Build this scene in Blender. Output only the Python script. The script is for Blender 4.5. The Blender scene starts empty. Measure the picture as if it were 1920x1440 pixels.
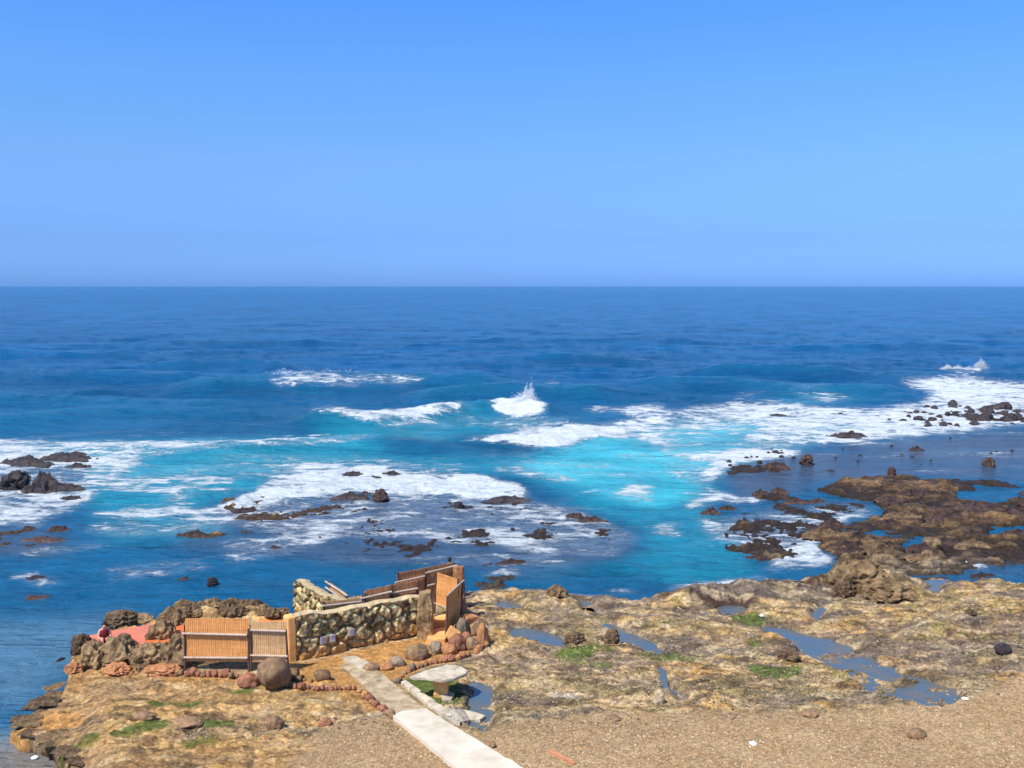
import bpy, bmesh, math, random
import numpy as np
from mathutils import Vector, Matrix, noise as mnoise
random.seed(7)
C = bpy.context.scene
COL = C.collection

# ------------------------------------------------------------------ camera
W0, H0, F0 = 1920.0, 1440.0, 1900.0      # photograph size and focal length in its pixels
CAMZ, HOR = 15.0, 536.3
PITCH = math.atan((720 - HOR) / F0)
cd = bpy.data.cameras.new("camera"); cam = bpy.data.objects.new("camera", cd); COL.objects.link(cam)
cam.location = (0, 0, CAMZ); cam.rotation_euler = (math.radians(90) - PITCH, 0, 0)
cd.sensor_width = 36; cd.lens = 36 * F0 / W0; cd.clip_end = 200000; cd.clip_start = 0.5
C.camera = cam

# ------------------------------------------------------------------ sky + sun
SUN_AZ = Vector((-0.74, -0.67)).normalized(); SUN_EL = math.radians(56)
w = bpy.data.worlds.new("World"); C.world = w; w.use_nodes = True
nt = w.node_tree; nt.nodes.clear()
out = nt.nodes.new('ShaderNodeOutputWorld'); bg = nt.nodes.new('ShaderNodeBackground')
sky = nt.nodes.new('ShaderNodeTexSky'); sky.sky_type = 'NISHITA'; sky.sun_disc = False
sky.sun_elevation = SUN_EL; sky.sun_rotation = math.atan2(SUN_AZ.x, SUN_AZ.y)
sky.air_density = 1.0; sky.dust_density = 0.6; sky.ozone_density = 1.6
tc = nt.nodes.new('ShaderNodeTexCoord'); sp = nt.nodes.new('ShaderNodeSeparateXYZ')
rp = nt.nodes.new('ShaderNodeValToRGB'); mu = nt.nodes.new('ShaderNodeMix'); mu.data_type = 'RGBA'; mu.blend_type = 'MULTIPLY'
mu.inputs[0].default_value = 1.0
nt.links.new(tc.outputs['Generated'], sp.inputs[0]); nt.links.new(sp.outputs['Z'], rp.inputs[0])
SKYG = [(0.0, (.108, .245, .70)), (0.0085, (.108, .243, .68)), (0.045, (.113, .217, .515)), (0.121, (.172, .277, .467)), (0.194, (.176, .322, .525)), (0.258, (.163, .339, .606)), (0.6, (.26, .38, .52))]
while len(rp.color_ramp.elements) < len(SKYG): rp.color_ramp.elements.new(0.5)
for e, (p, c) in zip(rp.color_ramp.elements, SKYG): e.position = p; e.color = (*c, 1)
nt.links.new(sky.outputs[0], mu.inputs[6]); nt.links.new(rp.outputs[0], mu.inputs[7])
vs_ = nt.nodes.new('ShaderNodeVectorMath'); vs_.operation = 'SCALE'; vs_.inputs[3].default_value = 2.0
cn = nt.nodes.new('ShaderNodeTexNoise'); cn.inputs['Scale'].default_value = 3.5; cn.inputs['Detail'].default_value = 5
nt.links.new(tc.outputs['Generated'], cn.inputs['Vector']); cm_ = nt.nodes.new('ShaderNodeMath'); cm_.operation = 'MULTIPLY_ADD'; cm_.inputs[1].default_value = .08; cm_.inputs[2].default_value = 1.96
nt.links.new(cn.outputs[0], cm_.inputs[0]); nt.links.new(cm_.outputs[0], vs_.inputs[3])
nt.links.new(mu.outputs[2], vs_.inputs[0]); nt.links.new(vs_.outputs[0], bg.inputs[0]); bg.inputs[1].default_value = 0.15
nt.links.new(bg.outputs[0], out.inputs[0])
sl = bpy.data.lights.new("sun", 'SUN'); so = bpy.data.objects.new("sun", sl); COL.objects.link(so)
sdir = Vector((SUN_AZ.x * math.cos(SUN_EL), SUN_AZ.y * math.cos(SUN_EL), math.sin(SUN_EL)))
so.rotation_euler = sdir.to_track_quat('Z', 'Y').to_euler(); so.location = (0, 0, 60)
sl.energy = 5.0; sl.angle = math.radians(0.5); sl.color = (1.0, 0.95, 0.87)
C.view_settings.view_transform = 'Standard'; C.view_settings.look = 'None'
C.view_settings.exposure = 0.25; C.view_settings.gamma = 1

# ------------------------------------------------------------------ projection helpers
cp, spi = math.cos(PITCH), math.sin(PITCH)
def ray(px, py):
    a = (px - 960) / F0; b = -(py - 720) / F0
    return (a, cp + b * spi, b * cp - spi)
def G(px, py, z=0.0):
    dx, dy, dz = ray(px, py); t = (z - CAMZ) / dz
    return dx * t, dy * t
def proj(x, y, z):
    dz = z - CAMZ
    dep = y * cp - dz * spi
    up = y * spi + dz * cp
    return 960 + F0 * x / dep, 720 - F0 * up / dep

# ------------------------------------------------------------------ numpy noise
def _h(ix, iy, s):
    h = (ix.astype(np.int64) * 374761393 + iy.astype(np.int64) * 668265263 + s * 1442695041) & 0xffffffff
    h = ((h ^ (h >> 13)) * 1274126177) & 0xffffffff
    return ((h ^ (h >> 16)) & 0xffff) / 65535.0
def vnoise(x, y, s=0):
    ix = np.floor(x); iy = np.floor(y); fx = x - ix; fy = y - iy
    ux = fx * fx * (3 - 2 * fx); uy = fy * fy * (3 - 2 * fy)
    a = _h(ix, iy, s); b = _h(ix + 1, iy, s); c = _h(ix, iy + 1, s); d = _h(ix + 1, iy + 1, s)
    return (a * (1 - ux) + b * ux) * (1 - uy) + (c * (1 - ux) + d * ux) * uy
def fbm(x, y, o=4, s=0, g=0.5):
    t = np.zeros_like(x); a = 1.0; n = 0.0
    for i in range(o):
        t += a * vnoise(x, y, s + i * 17); n += a; a *= g
        x, y = 1.62 * x + 1.18 * y + 3.7, -1.18 * x + 1.62 * y + 9.1
    return t / n
def ridged(x, y, o=4, s=0):
    t = np.zeros_like(x); a = 1.0; n = 0.0
    for i in range(o):
        t += a * (1 - np.abs(2 * vnoise(x, y, s + i * 13) - 1)); n += a; a *= 0.55
        x, y = 1.55 * x + 1.2 * y + 1.7, -1.2 * x + 1.55 * y + 4.1
    return t / n
def ss(a, b, v):
    t = np.clip((v - a) / (b - a), 0, 1); return t * t * (3 - 2 * t)

# ------------------------------------------------------------------ control maps of the ground plan
MX0, MX1, MY0, MY1, ST = -700, 2620, 520, 1720, 2.0
MW, MH = int((MX1 - MX0) / ST), int((MY1 - MY0) / ST)
gx = (np.arange(MW) + .5) * ST + MX0; gy = (np.arange(MH) + .5) * ST + MY0
MAPS = {}
def cmap(n): return MAPS.setdefault(n, np.zeros((MH, MW)))
def poly(n, pts, v=1.0, mode='max'):
    m = cmap(n); ins = np.zeros((MH, MW), bool); k = len(pts)
    X, Y = gx[None, :], gy[:, None]
    for i in range(k):
        x1, y1 = pts[i]; x2, y2 = pts[(i + 1) % k]
        if y1 == y2: continue
        c = ((y1 > Y) != (y2 > Y)) & (X < (x2 - x1) * (Y - y1) / (y2 - y1) + x1)
        ins ^= c
    if mode == 'max': m[ins] = np.maximum(m[ins], v)
    else: m[ins] = v
def stroke(n, pts, wx, v=1.0, wy=None, v2=None):
    """soft line; half-width wx px across, wy px vertically"""
    m = cmap(n); wy = wy or wx; k = len(pts) - 1
    for i in range(k):
        (x1, y1), (x2, y2) = pts[i], pts[i + 1]
        va = v if v2 is None else v + (v2 - v) * i / k
        bx0, bx1 = min(x1, x2) - 3 * wx, max(x1, x2) + 3 * wx; by0, by1 = min(y1, y2) - 3 * wy, max(y1, y2) + 3 * wy
        a0, a1 = max(0, int((bx0 - MX0) / ST)), min(MW, int((bx1 - MX0) / ST) + 1)
        b0, b1 = max(0, int((by0 - MY0) / ST)), min(MH, int((by1 - MY0) / ST) + 1)
        if a1 <= a0 or b1 <= b0: continue
        X = gx[None, a0:a1]; Y = gy[b0:b1, None]
        ax, ay = (x2 - x1) / wx, (y2 - y1) / wy
        L = ax * ax + ay * ay + 1e-9
        t = np.clip((((X - x1) / wx) * ax + ((Y - y1) / wy) * ay) / L, 0, 1)
        d2 = ((X - x1) / wx - t * ax) ** 2 + ((Y - y1) / wy - t * ay) ** 2
        m[b0:b1, a0:a1] = np.maximum(m[b0:b1, a0:a1], va * np.exp(-d2))
def blur(n, sx, sy):
    m = MAPS[n]
    for s, ax in ((sx / ST, 1), (sy / ST, 0)):
        r = int(3 * s) + 1; k = np.exp(-.5 * (np.arange(-r, r + 1) / s) ** 2); k /= k.sum()
        p = np.pad(m, [(r, r) if a == ax else (0, 0) for a in (0, 1)], mode='edge')
        m = sum(k[i] * (p[i:i + m.shape[0], :] if ax == 0 else p[:, i:i + m.shape[1]]) for i in range(2 * r + 1))
    MAPS[n] = m
def samp(n, px, py):
    m = MAPS[n]
    fx = np.clip((px - MX0) / ST - .5, 0, MW - 1.001); fy = np.clip((py - MY0) / ST - .5, 0, MH - 1.001)
    ix = fx.astype(int); iy = fy.astype(int); fx = fx - ix; fy = fy - iy
    return (m[iy, ix] * (1 - fx) + m[iy, ix + 1] * fx) * (1 - fy) + (m[iy + 1, ix] * (1 - fx) + m[iy + 1, ix + 1] * fx) * fy

# land and reefs
poly('land', [(170, 1900), (120, 1420), (80, 1376), (36, 1362), (8, 1345), (44, 1322), (75, 1300), (100, 1290), (122, 1262), (128, 1225),
              (150, 1200), (200, 1180), (262, 1166), (300, 1150), (335, 1128), (400, 1133), (470, 1140), (560, 1148), (640, 1120), (700, 1112), (760, 1102), (860, 1104), (900, 1100), (1000, 1104),
              (1100, 1112), (1200, 1114), (1262, 1112), (1300, 1103), (1420, 1093), (1500, 1088), (1568, 1074), (1600, 1060), (1660, 1060),
              (1690, 1078), (1750, 1088), (1850, 1083), (1920, 1088), (2620, 1080), (2620, 1900)])
blur('land', 6, 3)
poly('reef', [(1560, 1040), (1640, 1040), (1700, 1062), (1690, 1085), (1600, 1085)], .85)
poly('reef', [(1520, 912), (1600, 893), (1680, 888), (1790, 900), (1850, 915), (1920, 925), (2620, 930), (2620, 1045), (1920, 1048), (1800, 1058), (1700, 1062),
              (1640, 1056), (1560, 1046), (1528, 1024), (1550, 985), (1640, 965), (1645, 938), (1560, 925)])
poly('reef', [(1700, 772), (1800, 760), (1920, 756), (2620, 756), (2620, 795), (1920, 802), (1855, 800), (1800, 786)], .72)
poly('reef', [(1355, 874), (1400, 868), (1470, 874), (1465, 884), (1360, 886)], .85)
poly('reef', [(1750, 890), (1860, 892), (1920, 905), (2620, 900), (2620, 912), (1920, 912), (1760, 905)], .8)
poly('reef', [(1408, 925), (1470, 918), (1500, 930), (1490, 945), (1420, 943)], .8)
poly('reef', [(1470, 938), (1580, 940), (1560, 950), (1480, 950)], .75)
poly('reef', [(1318, 964), (1345, 953), (1400, 956), (1480, 958), (1400, 968), (1330, 974)], .85)
poly('reef', [(1520, 1000), (1545, 992), (1560, 1010), (1530, 1012)], .8)
for q in ([(1790, 918), (1860, 915), (1910, 928), (1870, 940), (1800, 934)], [(1850, 988), (1920, 982), (2000, 990), (1930, 1000), (1860, 998)],
          [(1690, 1018), (1740, 1012), (1735, 1026), (1695, 1028)], [(1560, 950), (1640, 945), (1660, 962), (1600, 975), (1560, 966)]):
    poly('reef', q, 0, 'set')
blur('reef', 5, 2.4)
poly('awash', [(440, 935), (560, 930), (700, 928), (900, 925), (985, 935), (1060, 950), (1120, 965), (1200, 1000), (1180, 1030), (1060, 1050), (930, 1050), (780, 1040), (600, 1030), (500, 1020), (420, 985)], .735)
poly('awash', [(1090, 955), (1140, 975), (1200, 1002), (1150, 1008), (1060, 975)], .92)
poly('awash', [(340, 1000), (420, 985), (450, 1005), (350, 1015)], .9)
poly('awash', [(800, 1020), (960, 1030), (990, 1050), (940, 1090), (900, 1080)], .75)
poly('awash', [(-100, 985), (80, 980), (130, 1000), (110, 1030), (20, 1025), (-100, 1040)], .8)
poly('awash', [(1335, 985), (1500, 960), (1560, 990), (1520, 1030), (1440, 1056), (1360, 1030)], .94)
poly('awash', [(1335, 950), (1480, 935), (1640, 930), (1640, 975), (1540, 1010), (1380, 985)], .84)
poly('awash', [(1640, 1050), (1760, 1060), (1900, 1064), (1880, 1082), (1700, 1090)], .9)
poly('awash', [(1330, 870), (1360, 860), (2620, 830), (2620, 900), (1700, 890), (1500, 915), (1400, 920), (1340, 910)], .55)
poly('awash', [(1660, 790), (1700, 765), (1760, 760), (1860, 800), (1700, 800)], .68)
poly('awash', [(390, 935), (470, 920), (560, 915), (570, 930), (480, 940), (430, 960)], .85)
blur('awash', 12, 5)
# hummocks on the land, in metres
stroke('mound', [(345, 1156), (430, 1160), (530, 1164)], 22, .35, 9)
stroke('mound', [(1615, 1098), (1630, 1092)], 26, .9, 12)
stroke('mound', [(1590, 1084), (1680, 1110)], 42, .8, 13)
stroke('mound', [(1290, 1120), (1420, 1108), (1540, 1098)], 40, .42, 10)
stroke('mound', [(1050, 1128), (1000, 1122), (920, 1118)], 30, .22, 8)
stroke('mound', [(1700, 1180), (1830, 1150), (2000, 1160)], 70, .3, 16)
stroke('mound', [(1700, 965), (1900, 975)], 70, .3, 12)
stroke('mound', [(1600, 905), (1760, 915)], 50, .35, 7)
stroke('mound', [(1590, 1012), (1640, 1030)], 40, .4, 10)
stroke('mound', [(1740, 1035), (1758, 1035)], 14, .5, 5)
# pools on the shelf
POOLS = [
 [(1108, 1148), (1130, 1150), (1165, 1166), (1205, 1188), (1255, 1222), (1240, 1228), (1205, 1215), (1165, 1195), (1140, 1172)],
 [(1070, 1118), (1110, 1122), (1122, 1142), (1092, 1144)],
 [(1230, 1240), (1262, 1262), (1268, 1292), (1300, 1322), (1318, 1342), (1290, 1335), (1258, 1305), (1245, 1280)],
 [(1405, 1164), (1470, 1170), (1560, 1190), (1630, 1222), (1700, 1252), (1790, 1280), (1806, 1312), (1770, 1330), (1690, 1322), (1620, 1292), (1560, 1250), (1480, 1200)],
 [(885, 1275), (925, 1290), (928, 1330), (905, 1400), (880, 1385), (858, 1362), (880, 1330)],
 [(1338, 1130), (1395, 1128), (1405, 1142), (1350, 1148)],
 [(1525, 1130), (1548, 1132), (1545, 1160), (1528, 1155)],
 [(930, 1120), (990, 1125), (985, 1140), (935, 1138)],
 [(960, 1170), (1010, 1172), (1070, 1190), (1030, 1205), (960, 1195)],
 [(1700, 1095), (1760, 1092), (1770, 1104), (1720, 1110)],
]
for q in POOLS: poly('pool', q)
poly('pool', [(1330, 1180), (1400, 1220), (1480, 1260), (1460, 1275), (1380, 1245), (1320, 1200)], .35)
poly('pool', [(905, 1210), (1080, 1220), (1200, 1260), (1150, 1285), (1040, 1270), (920, 1240)], .34)
poly('pool', [(1650, 1150), (1850, 1180), (1840, 1230), (1700, 1230), (1640, 1190)], .3)
poly('pool', [(0, 1395), (60, 1402), (100, 1440), (100, 1500), (0, 1500)], .0)
blur('pool', 5, 3)
poly('algae', [(775, 1268), (850, 1270), (862, 1290), (860, 1330), (840, 1345), (800, 1312), (770, 1290)], 1.2)
for q in ([(415, 1302), (470, 1292), (505, 1300), (470, 1318), (420, 1318)], [(280, 1330), (380, 1326), (370, 1338), (285, 1340)], [(330, 1370), (440, 1368), (450, 1385), (380, 1392)],
          [(105, 1402), (180, 1394), (190, 1412), (120, 1425)], [(190, 1398), (260, 1385), (330, 1372), (320, 1382), (240, 1400)], [(330, 1420), (400, 1400), (420, 1418), (360, 1436)], [(350, 1410), (410, 1405), (410, 1425), (355, 1428)], [(1365, 1150), (1430, 1150), (1432, 1165), (1380, 1168)],
          [(1030, 1215), (1120, 1210), (1240, 1225), (1330, 1240), (1300, 1265), (1180, 1255), (1060, 1240)][:0] or [(1080, 1218), (1110, 1218), (1100, 1228)], [(1110, 1150), (1160, 1155), (1130, 1162)], [(1380, 1198), (1430, 1200), (1420, 1210)],
          [(200, 1400), (300, 1370), (330, 1385), (240, 1415)], [(1400, 1240), (1500, 1250), (1480, 1285), (1420, 1270)]):
    poly('algae', q, .8)
poly('algae', [(1030, 1215), (1120, 1210), (1240, 1225), (1330, 1240), (1300, 1265), (1180, 1255), (1060, 1240)], .42)
blur('algae', 10, 3)
poly('orange', [(548, 1262), (640, 1256), (690, 1290), (660, 1300), (600, 1290), (548, 1290)], .8)
poly('orange', [(553, 1250), (640, 1228), (800, 1192), (830, 1180), (865, 1200), (872, 1215), (860, 1240), (800, 1250), (745, 1285), (700, 1262), (660, 1246), (590, 1262), (548, 1268)], 1.0)
poly('orange', [(100, 1290), (300, 1285), (520, 1300), (560, 1330), (300, 1330), (120, 1330)], .28)
poly('orange', [(0, 1350), (60, 1318), (130, 1320), (165, 1340), (110, 1356), (40, 1370)], .75)
poly('orange', [(130, 1195), (280, 1165), (340, 1160), (345, 1250), (130, 1262)], .55)
poly('orange', [(300, 1262), (470, 1275), (470, 1290), (310, 1284)], .6)
poly('orange', [(100, 1262), (150, 1250), (300, 1262), (280, 1285), (110, 1290)], .35)
poly('orange', [(540, 1295), (670, 1298), (740, 1350), (690, 1350), (640, 1310), (540, 1306)], .6)
poly('orange', [(120, 1400), (560, 1400), (520, 1900), (120, 1900)], .3)
blur('orange', 6, 3)
poly('sand', [(420, 1900), (520, 1500), (570, 1430), (600, 1396), (620, 1376), (700, 1370), (760, 1365), (880, 1395), (960, 1380), (1080, 1362), (1250, 1350), (1400, 1350), (1560, 1345), (1700, 1335), (1800, 1318), (1860, 1290), (1920, 1270), (2620, 1240), (2620, 1900)])
blur('sand', 14, 6)
poly('dark', [(1262, 1108), (1300, 1095), (1570, 1062), (1590, 1090), (1600, 1108), (1480, 1112), (1440, 1130), (1400, 1145), (1320, 1140), (1262, 1125)])
poly('dark', [(880, 1095), (1262, 1105), (1262, 1118), (1080, 1128), (1030, 1112), (880, 1108)], .55)
blur('dark', 10, 4)
poly('pale', [(900, 1240), (1040, 1240), (1200, 1300), (1300, 1340), (1180, 1350), (1050, 1310), (940, 1290), (900, 1262)], .8)
poly('pale', [(1030, 1298), (1090, 1300), (1085, 1322), (1040, 1318)], 1.6)
poly('pale', [(540, 1290), (560, 1274), (650, 1276), (668, 1302), (560, 1306)], 1.1)
poly('pale', [(310, 1340), (560, 1325), (640, 1340), (600, 1360), (400, 1365)], .5)
poly('pale', [(650, 1350), (720, 1340), (745, 1372), (690, 1368)], 1.2)
poly('pale', [(830, 1342), (905, 1338), (912, 1356), (850, 1360)], 1.6)
poly('pale', [(100, 1420), (600, 1390), (560, 1440), (100, 1460)], .4)
poly('pale', [(760, 1285), (850, 1345), (830, 1350), (745, 1295)], 1.0)
blur('pale', 6, 3)
poly('flat', [(560, 1262), (660, 1240), (720, 1238), (900, 1190), (900, 1240), (790, 1275), (830, 1345), (1010, 1450), (1100, 1600), (900, 1600), (800, 1440), (700, 1350), (650, 1290)])
poly('flat', [(300, 1235), (560, 1220), (800, 1180), (800, 1210), (560, 1275), (300, 1275)], .7)
blur('flat', 8, 4)
poly('lowl', [(-700, 1300), (150, 1290), (190, 1340), (150, 1400), (175, 1440), (200, 1900), (-700, 1900)])
blur('lowl', 26, 16)

LZ = 0.8
def zn(y): return LZ + (0.2 - LZ) * ss(48., 57., y)
def height(x, y, col=False):
    x = np.atleast_1d(np.asarray(x, float)); y = np.atleast_1d(np.asarray(y, float))
    px, py = proj(x, y, zn(y))
    k = 20.0 / np.maximum(y, 12)
    w1 = (fbm(x * .9, y * .9, 4, 3) - .5) * 60 * k; w2 = (fbm(x * .9, y * .9, 4, 9) - .5) * 34 * k
    flat = samp('flat', px, py); w1 = w1 * (1 - flat); w2 = w2 * (1 - flat)
    qx, qy = px + w1, py + w2
    land = samp('land', qx, qy); reef = samp('reef', qx, qy); aw = samp('awash', qx, qy)
    pool = samp('pool', qx, qy); sand = samp('sand', qx, qy)
    r1 = ridged(x * .35 + y * .12, y * .28, 5, 21); n1 = fbm(x * 1.3, y * 1.3, 5, 31); n2 = fbm(x * .16, y * .16, 3, 41)
    ter = fbm(x * .45, y * .8, 4, 51) * 5; ter = (np.floor(ter) + ss(.6, 1., ter - np.floor(ter))) / 5
    rough = (1 - .9 * flat) * (1 - .8 * sand)
    mound = samp('mound', qx, qy)
    z = -1.3 + (LZ + 1.3) * ss(.05, .95, land)
    z = z + land * rough * ((r1 - .55) * .24 + (n1 - .5) * .16 + (ter - .5) * .40)
    z = z + mound * (.75 + .9 * (ridged(x * .9, y * .9, 4, 61) - .5)) * (1 + rough * (r1 - .5))
    rt = ridged(x * .16 + y * .06, y * .42, 6, 71) * 4 + n1 * 1.2; rt = (np.floor(rt) + ss(.7, 1., rt - np.floor(rt))) / 6
    rp_ = -.55 + .70 * reef + (rt - .5) * .75 * reef + (ridged(x * .9, y * 1.3, 4, 77) - .55) * .30 * reef + (n1 - .5) * .28
    z = np.maximum(z, rp_ + mound * (reef > .1) * .8)
    z = np.maximum(z, -.62 + .74 * aw + (fbm(x * .55, y * .4, 5, 81) - .5) * .8 * aw + (n1 - .5) * .28 + (fbm(x * 4, y * 4, 3, 87) - .5) * .28 * aw)
    n3 = fbm(x * 4.2, y * 4.2, 3, 37)
    z = z + ((n3 - .5) * .11 + (ridged(x * 2.3, y * 3.3, 4, 39) - .55) * .15) * rough * (1 - .5 * (reef > .2))
    pool = pool * (1.3 - .6 * ss(.45, .7, fbm(x * .8, y * 1.6, 4, 401)))
    z = z - .30 * pool * land * (1 - flat) 
    z = z + 0.75 * ss(38., 24., y) * land + .03 * sand * (fbm(x * 3, y * 3, 3, 91) - .5) * 2
    z = z - .62 * samp('lowl', qx, qy) * ss(-.2, .5, z)
    if not col: return z
    return z, dict(px=px, py=py, land=land, reef=reef, aw=aw, pool=pool, sand=sand, r1=r1, n1=n1, n2=n2, ter=ter, mound=mound, flat=flat,
                   **{k_: samp(k_, qx, qy) for k_ in ('algae', 'orange', 'dark', 'pale')})
def P(px, py, dz=0.0):
    z = LZ
    for _ in range(7):
        x, y = G(px, py, z); z = .5 * z + .5 * max(0.0, float(height(x, y)[0]))
    x, y = G(px, py, z)
    return Vector((x, y, z + dz))
def V(px, py, a, b):
    """point where the sight line meets the upright plane through ground points a and b"""
    n = Vector((-(b.y - a.y), b.x - a.x, 0)); d = Vector(ray(px, py)); o = Vector((0, 0, CAMZ))
    t = n.dot(a - o) / n.dot(d); return o + d * t
def ppm(y): return F0 / y        # photograph pixels per metre at distance y

# ------------------------------------------------------------------ scene graph helpers
def tag(o, label=None, cat=None, group=None, kind=None):
    for k, v in (('label', label), ('category', cat), ('group', group), ('kind', kind)):
        if v: o[k] = v
    return o
def empty(name, loc=(0, 0, 0), rz=0, label=None, cat=None, group=None):
    o = bpy.data.objects.new(name, None); COL.objects.link(o); o.location = loc; o.rotation_euler = (0, 0, rz)
    o.empty_display_size = .2
    return tag(o, label, cat, group)
def mkobj(name, me, mat=None, parent=None, loc=None):
    o = bpy.data.objects.new(name, me); COL.objects.link(o)
    if mat: me.materials.append(mat)
    if parent: o.parent = parent
    if loc is not None: o.location = loc
    return o
def frombm(name, bm, mat=None, parent=None, loc=None, smooth=False):
    me = bpy.data.meshes.new(name); bm.to_mesh(me); bm.free()
    if smooth: me.polygons.foreach_set('use_smooth', [True] * len(me.polygons))
    return mkobj(name, me, mat, parent, loc)
def gridmesh(name, X, Y, Z):
    r, c = X.shape; me = bpy.data.meshes.new(name)
    me.vertices.add(r * c); me.vertices.foreach_set('co', np.stack([X, Y, Z], -1).astype(np.float32).ravel())
    i = np.arange(r - 1)[:, None] * c + np.arange(c - 1)[None, :]
    q = np.stack([i, i + 1, i + 1 + c, i + c], -1).reshape(-1, 4).astype(np.int32); n = len(q)
    me.loops.add(n * 4); me.loops.foreach_set('vertex_index', q.ravel())
    me.polygons.add(n); me.polygons.foreach_set('loop_start', np.arange(n, dtype=np.int32) * 4)
    me.polygons.foreach_set('loop_total', np.full(n, 4, np.int32)); me.polygons.foreach_set('use_smooth', np.ones(n, bool))
    me.update(); return me
def fattr(me, n, v):
    a = me.attributes.new(n, 'FLOAT', 'POINT'); a.data.foreach_set('value', np.asarray(v, np.float32).ravel())
def cattr(me, n, v):
    a = me.attributes.new(n, 'FLOAT_COLOR', 'POINT'); v = np.clip(np.asarray(v, np.float32).reshape(-1, 3), 0, 1)
    a.data.foreach_set('color', np.concatenate([v, np.ones((len(v), 1), np.float32)], 1).ravel())
def srgb(r, g, b):
    return np.array([(c / 255 / 12.92 if c <= 10 else ((c / 255 + .055) / 1.055) ** 2.4) for c in (r, g, b)])

# ------------------------------------------------------------------ materials
def newmat(name):
    m = bpy.data.materials.new(name); m.use_nodes = True; n = m.node_tree
    return m, n, n.nodes['Principled BSDF']
def N(n, t, **kw):
    x = n.nodes.new(t)
    for k, v in kw.items(): setattr(x, k, v)
    return x
def noise_node(n, scale, detail=5, rough=.6, coord='Object', stretch=(1, 1, 1), dist=0):
    t = N(n, 'ShaderNodeTexCoord'); mp = N(n, 'ShaderNodeMapping'); mp.inputs['Scale'].default_value = stretch
    q = N(n, 'ShaderNodeTexNoise'); q.inputs['Scale'].default_value = scale; q.inputs['Detail'].default_value = detail
    q.inputs['Roughness'].default_value = rough; q.inputs['Distortion'].default_value = dist
    n.links.new(t.outputs[coord], mp.inputs[0]); n.links.new(mp.outputs[0], q.inputs['Vector']); return q
def ramp(n, src, stops):
    r = N(n, 'ShaderNodeValToRGB')
    while len(r.color_ramp.elements) < len(stops): r.color_ramp.elements.new(.5)
    for e, (p, c) in zip(r.color_ramp.elements, stops): e.position = p; e.color = (*c, 1)
    n.links.new(src, r.inputs[0]); return r
def mixc(n, fac, a, b, mode='MIX'):
    m = N(n, 'ShaderNodeMix', data_type='RGBA', blend_type=mode)
    for s, v in ((0, fac), (6, a), (7, b)):
        if hasattr(v, 'links'): n.links.new(v, m.inputs[s])
        elif s == 0: m.inputs[0].default_value = v
        else: m.inputs[s].default_value = (*v, 1)
    return m.outputs[2]
def math_(n, op, a, b=None, c=None, clamp=False):
    m = N(n, 'ShaderNodeMath', operation=op, use_clamp=clamp)
    for i, v in enumerate((a, b, c)):
        if v is None: continue
        if hasattr(v, 'links'): n.links.new(v, m.inputs[i])
        else: m.inputs[i].default_value = v
    return m.outputs[0]
def bump(n, bs, src, strength, dist):
    b = N(n, 'ShaderNodeBump'); b.inputs['Strength'].default_value = strength; b.inputs['Distance'].default_value = dist
    n.links.new(src, b.inputs['Height'])
    if bs.inputs['Normal'].links: n.links.new(bs.inputs['Normal'].links[0].from_socket, b.inputs['Normal'])
    n.links.new(b.outputs[0], bs.inputs['Normal'])
def rockmat(name, cols, scale=3., bs_=.6, bd=.06, rough=.85, spec=.25):
    m, n, b = newmat(name)
    q = noise_node(n, scale, 8, .65); r = ramp(n, q.outputs[0], [(.3 + .4 * i / (len(cols) - 1), c) for i, c in enumerate(cols)])
    oi = N(n, 'ShaderNodeObjectInfo')
    v = math_(n, 'MULTIPLY_ADD', oi.outputs['Random'], .5, .75)
    hs = N(n, 'ShaderNodeHueSaturation'); n.links.new(r.outputs[0], hs.inputs['Color']); n.links.new(v, hs.inputs['Value'])
    n.links.new(hs.outputs[0], b.inputs['Base Color'])
    b.inputs['Roughness'].default_value = rough; b.inputs['Specular IOR Level'].default_value = spec
    q2 = noise_node(n, scale * 4, 8, .7); bump(n, b, q2.outputs[0], bs_, bd); return m
def vcolmat(name, fine=14., bs_=.6, bd=.05, rough=.8, spec=.25, vary=.35):
    m, n, b = newmat(name)
    a = N(n, 'ShaderNodeVertexColor', layer_name='col')
    q = noise_node(n, fine, 8, .75); k = math_(n, 'MULTIPLY_ADD', q.outputs[0], vary * 4, 1 - vary * 2)
    k = math_(n, 'MAXIMUM', k, .25)
    cmb = N(n, 'ShaderNodeCombineColor'); [n.links.new(k, cmb.inputs[i]) for i in range(3)]
    n.links.new(mixc(n, 1., a.outputs[0], cmb.outputs[0], 'MULTIPLY'), b.inputs['Base Color'])
    w_ = N(n, 'ShaderNodeAttribute', attribute_name='wet')
    n.links.new(math_(n, 'MULTIPLY_ADD', w_.outputs['Fac'], -rough * .7, rough), b.inputs['Roughness'])
    b.inputs['Specular IOR Level'].default_value = spec
    bump(n, b, q.outputs[0], bs_, bd); return m, n, b

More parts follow.
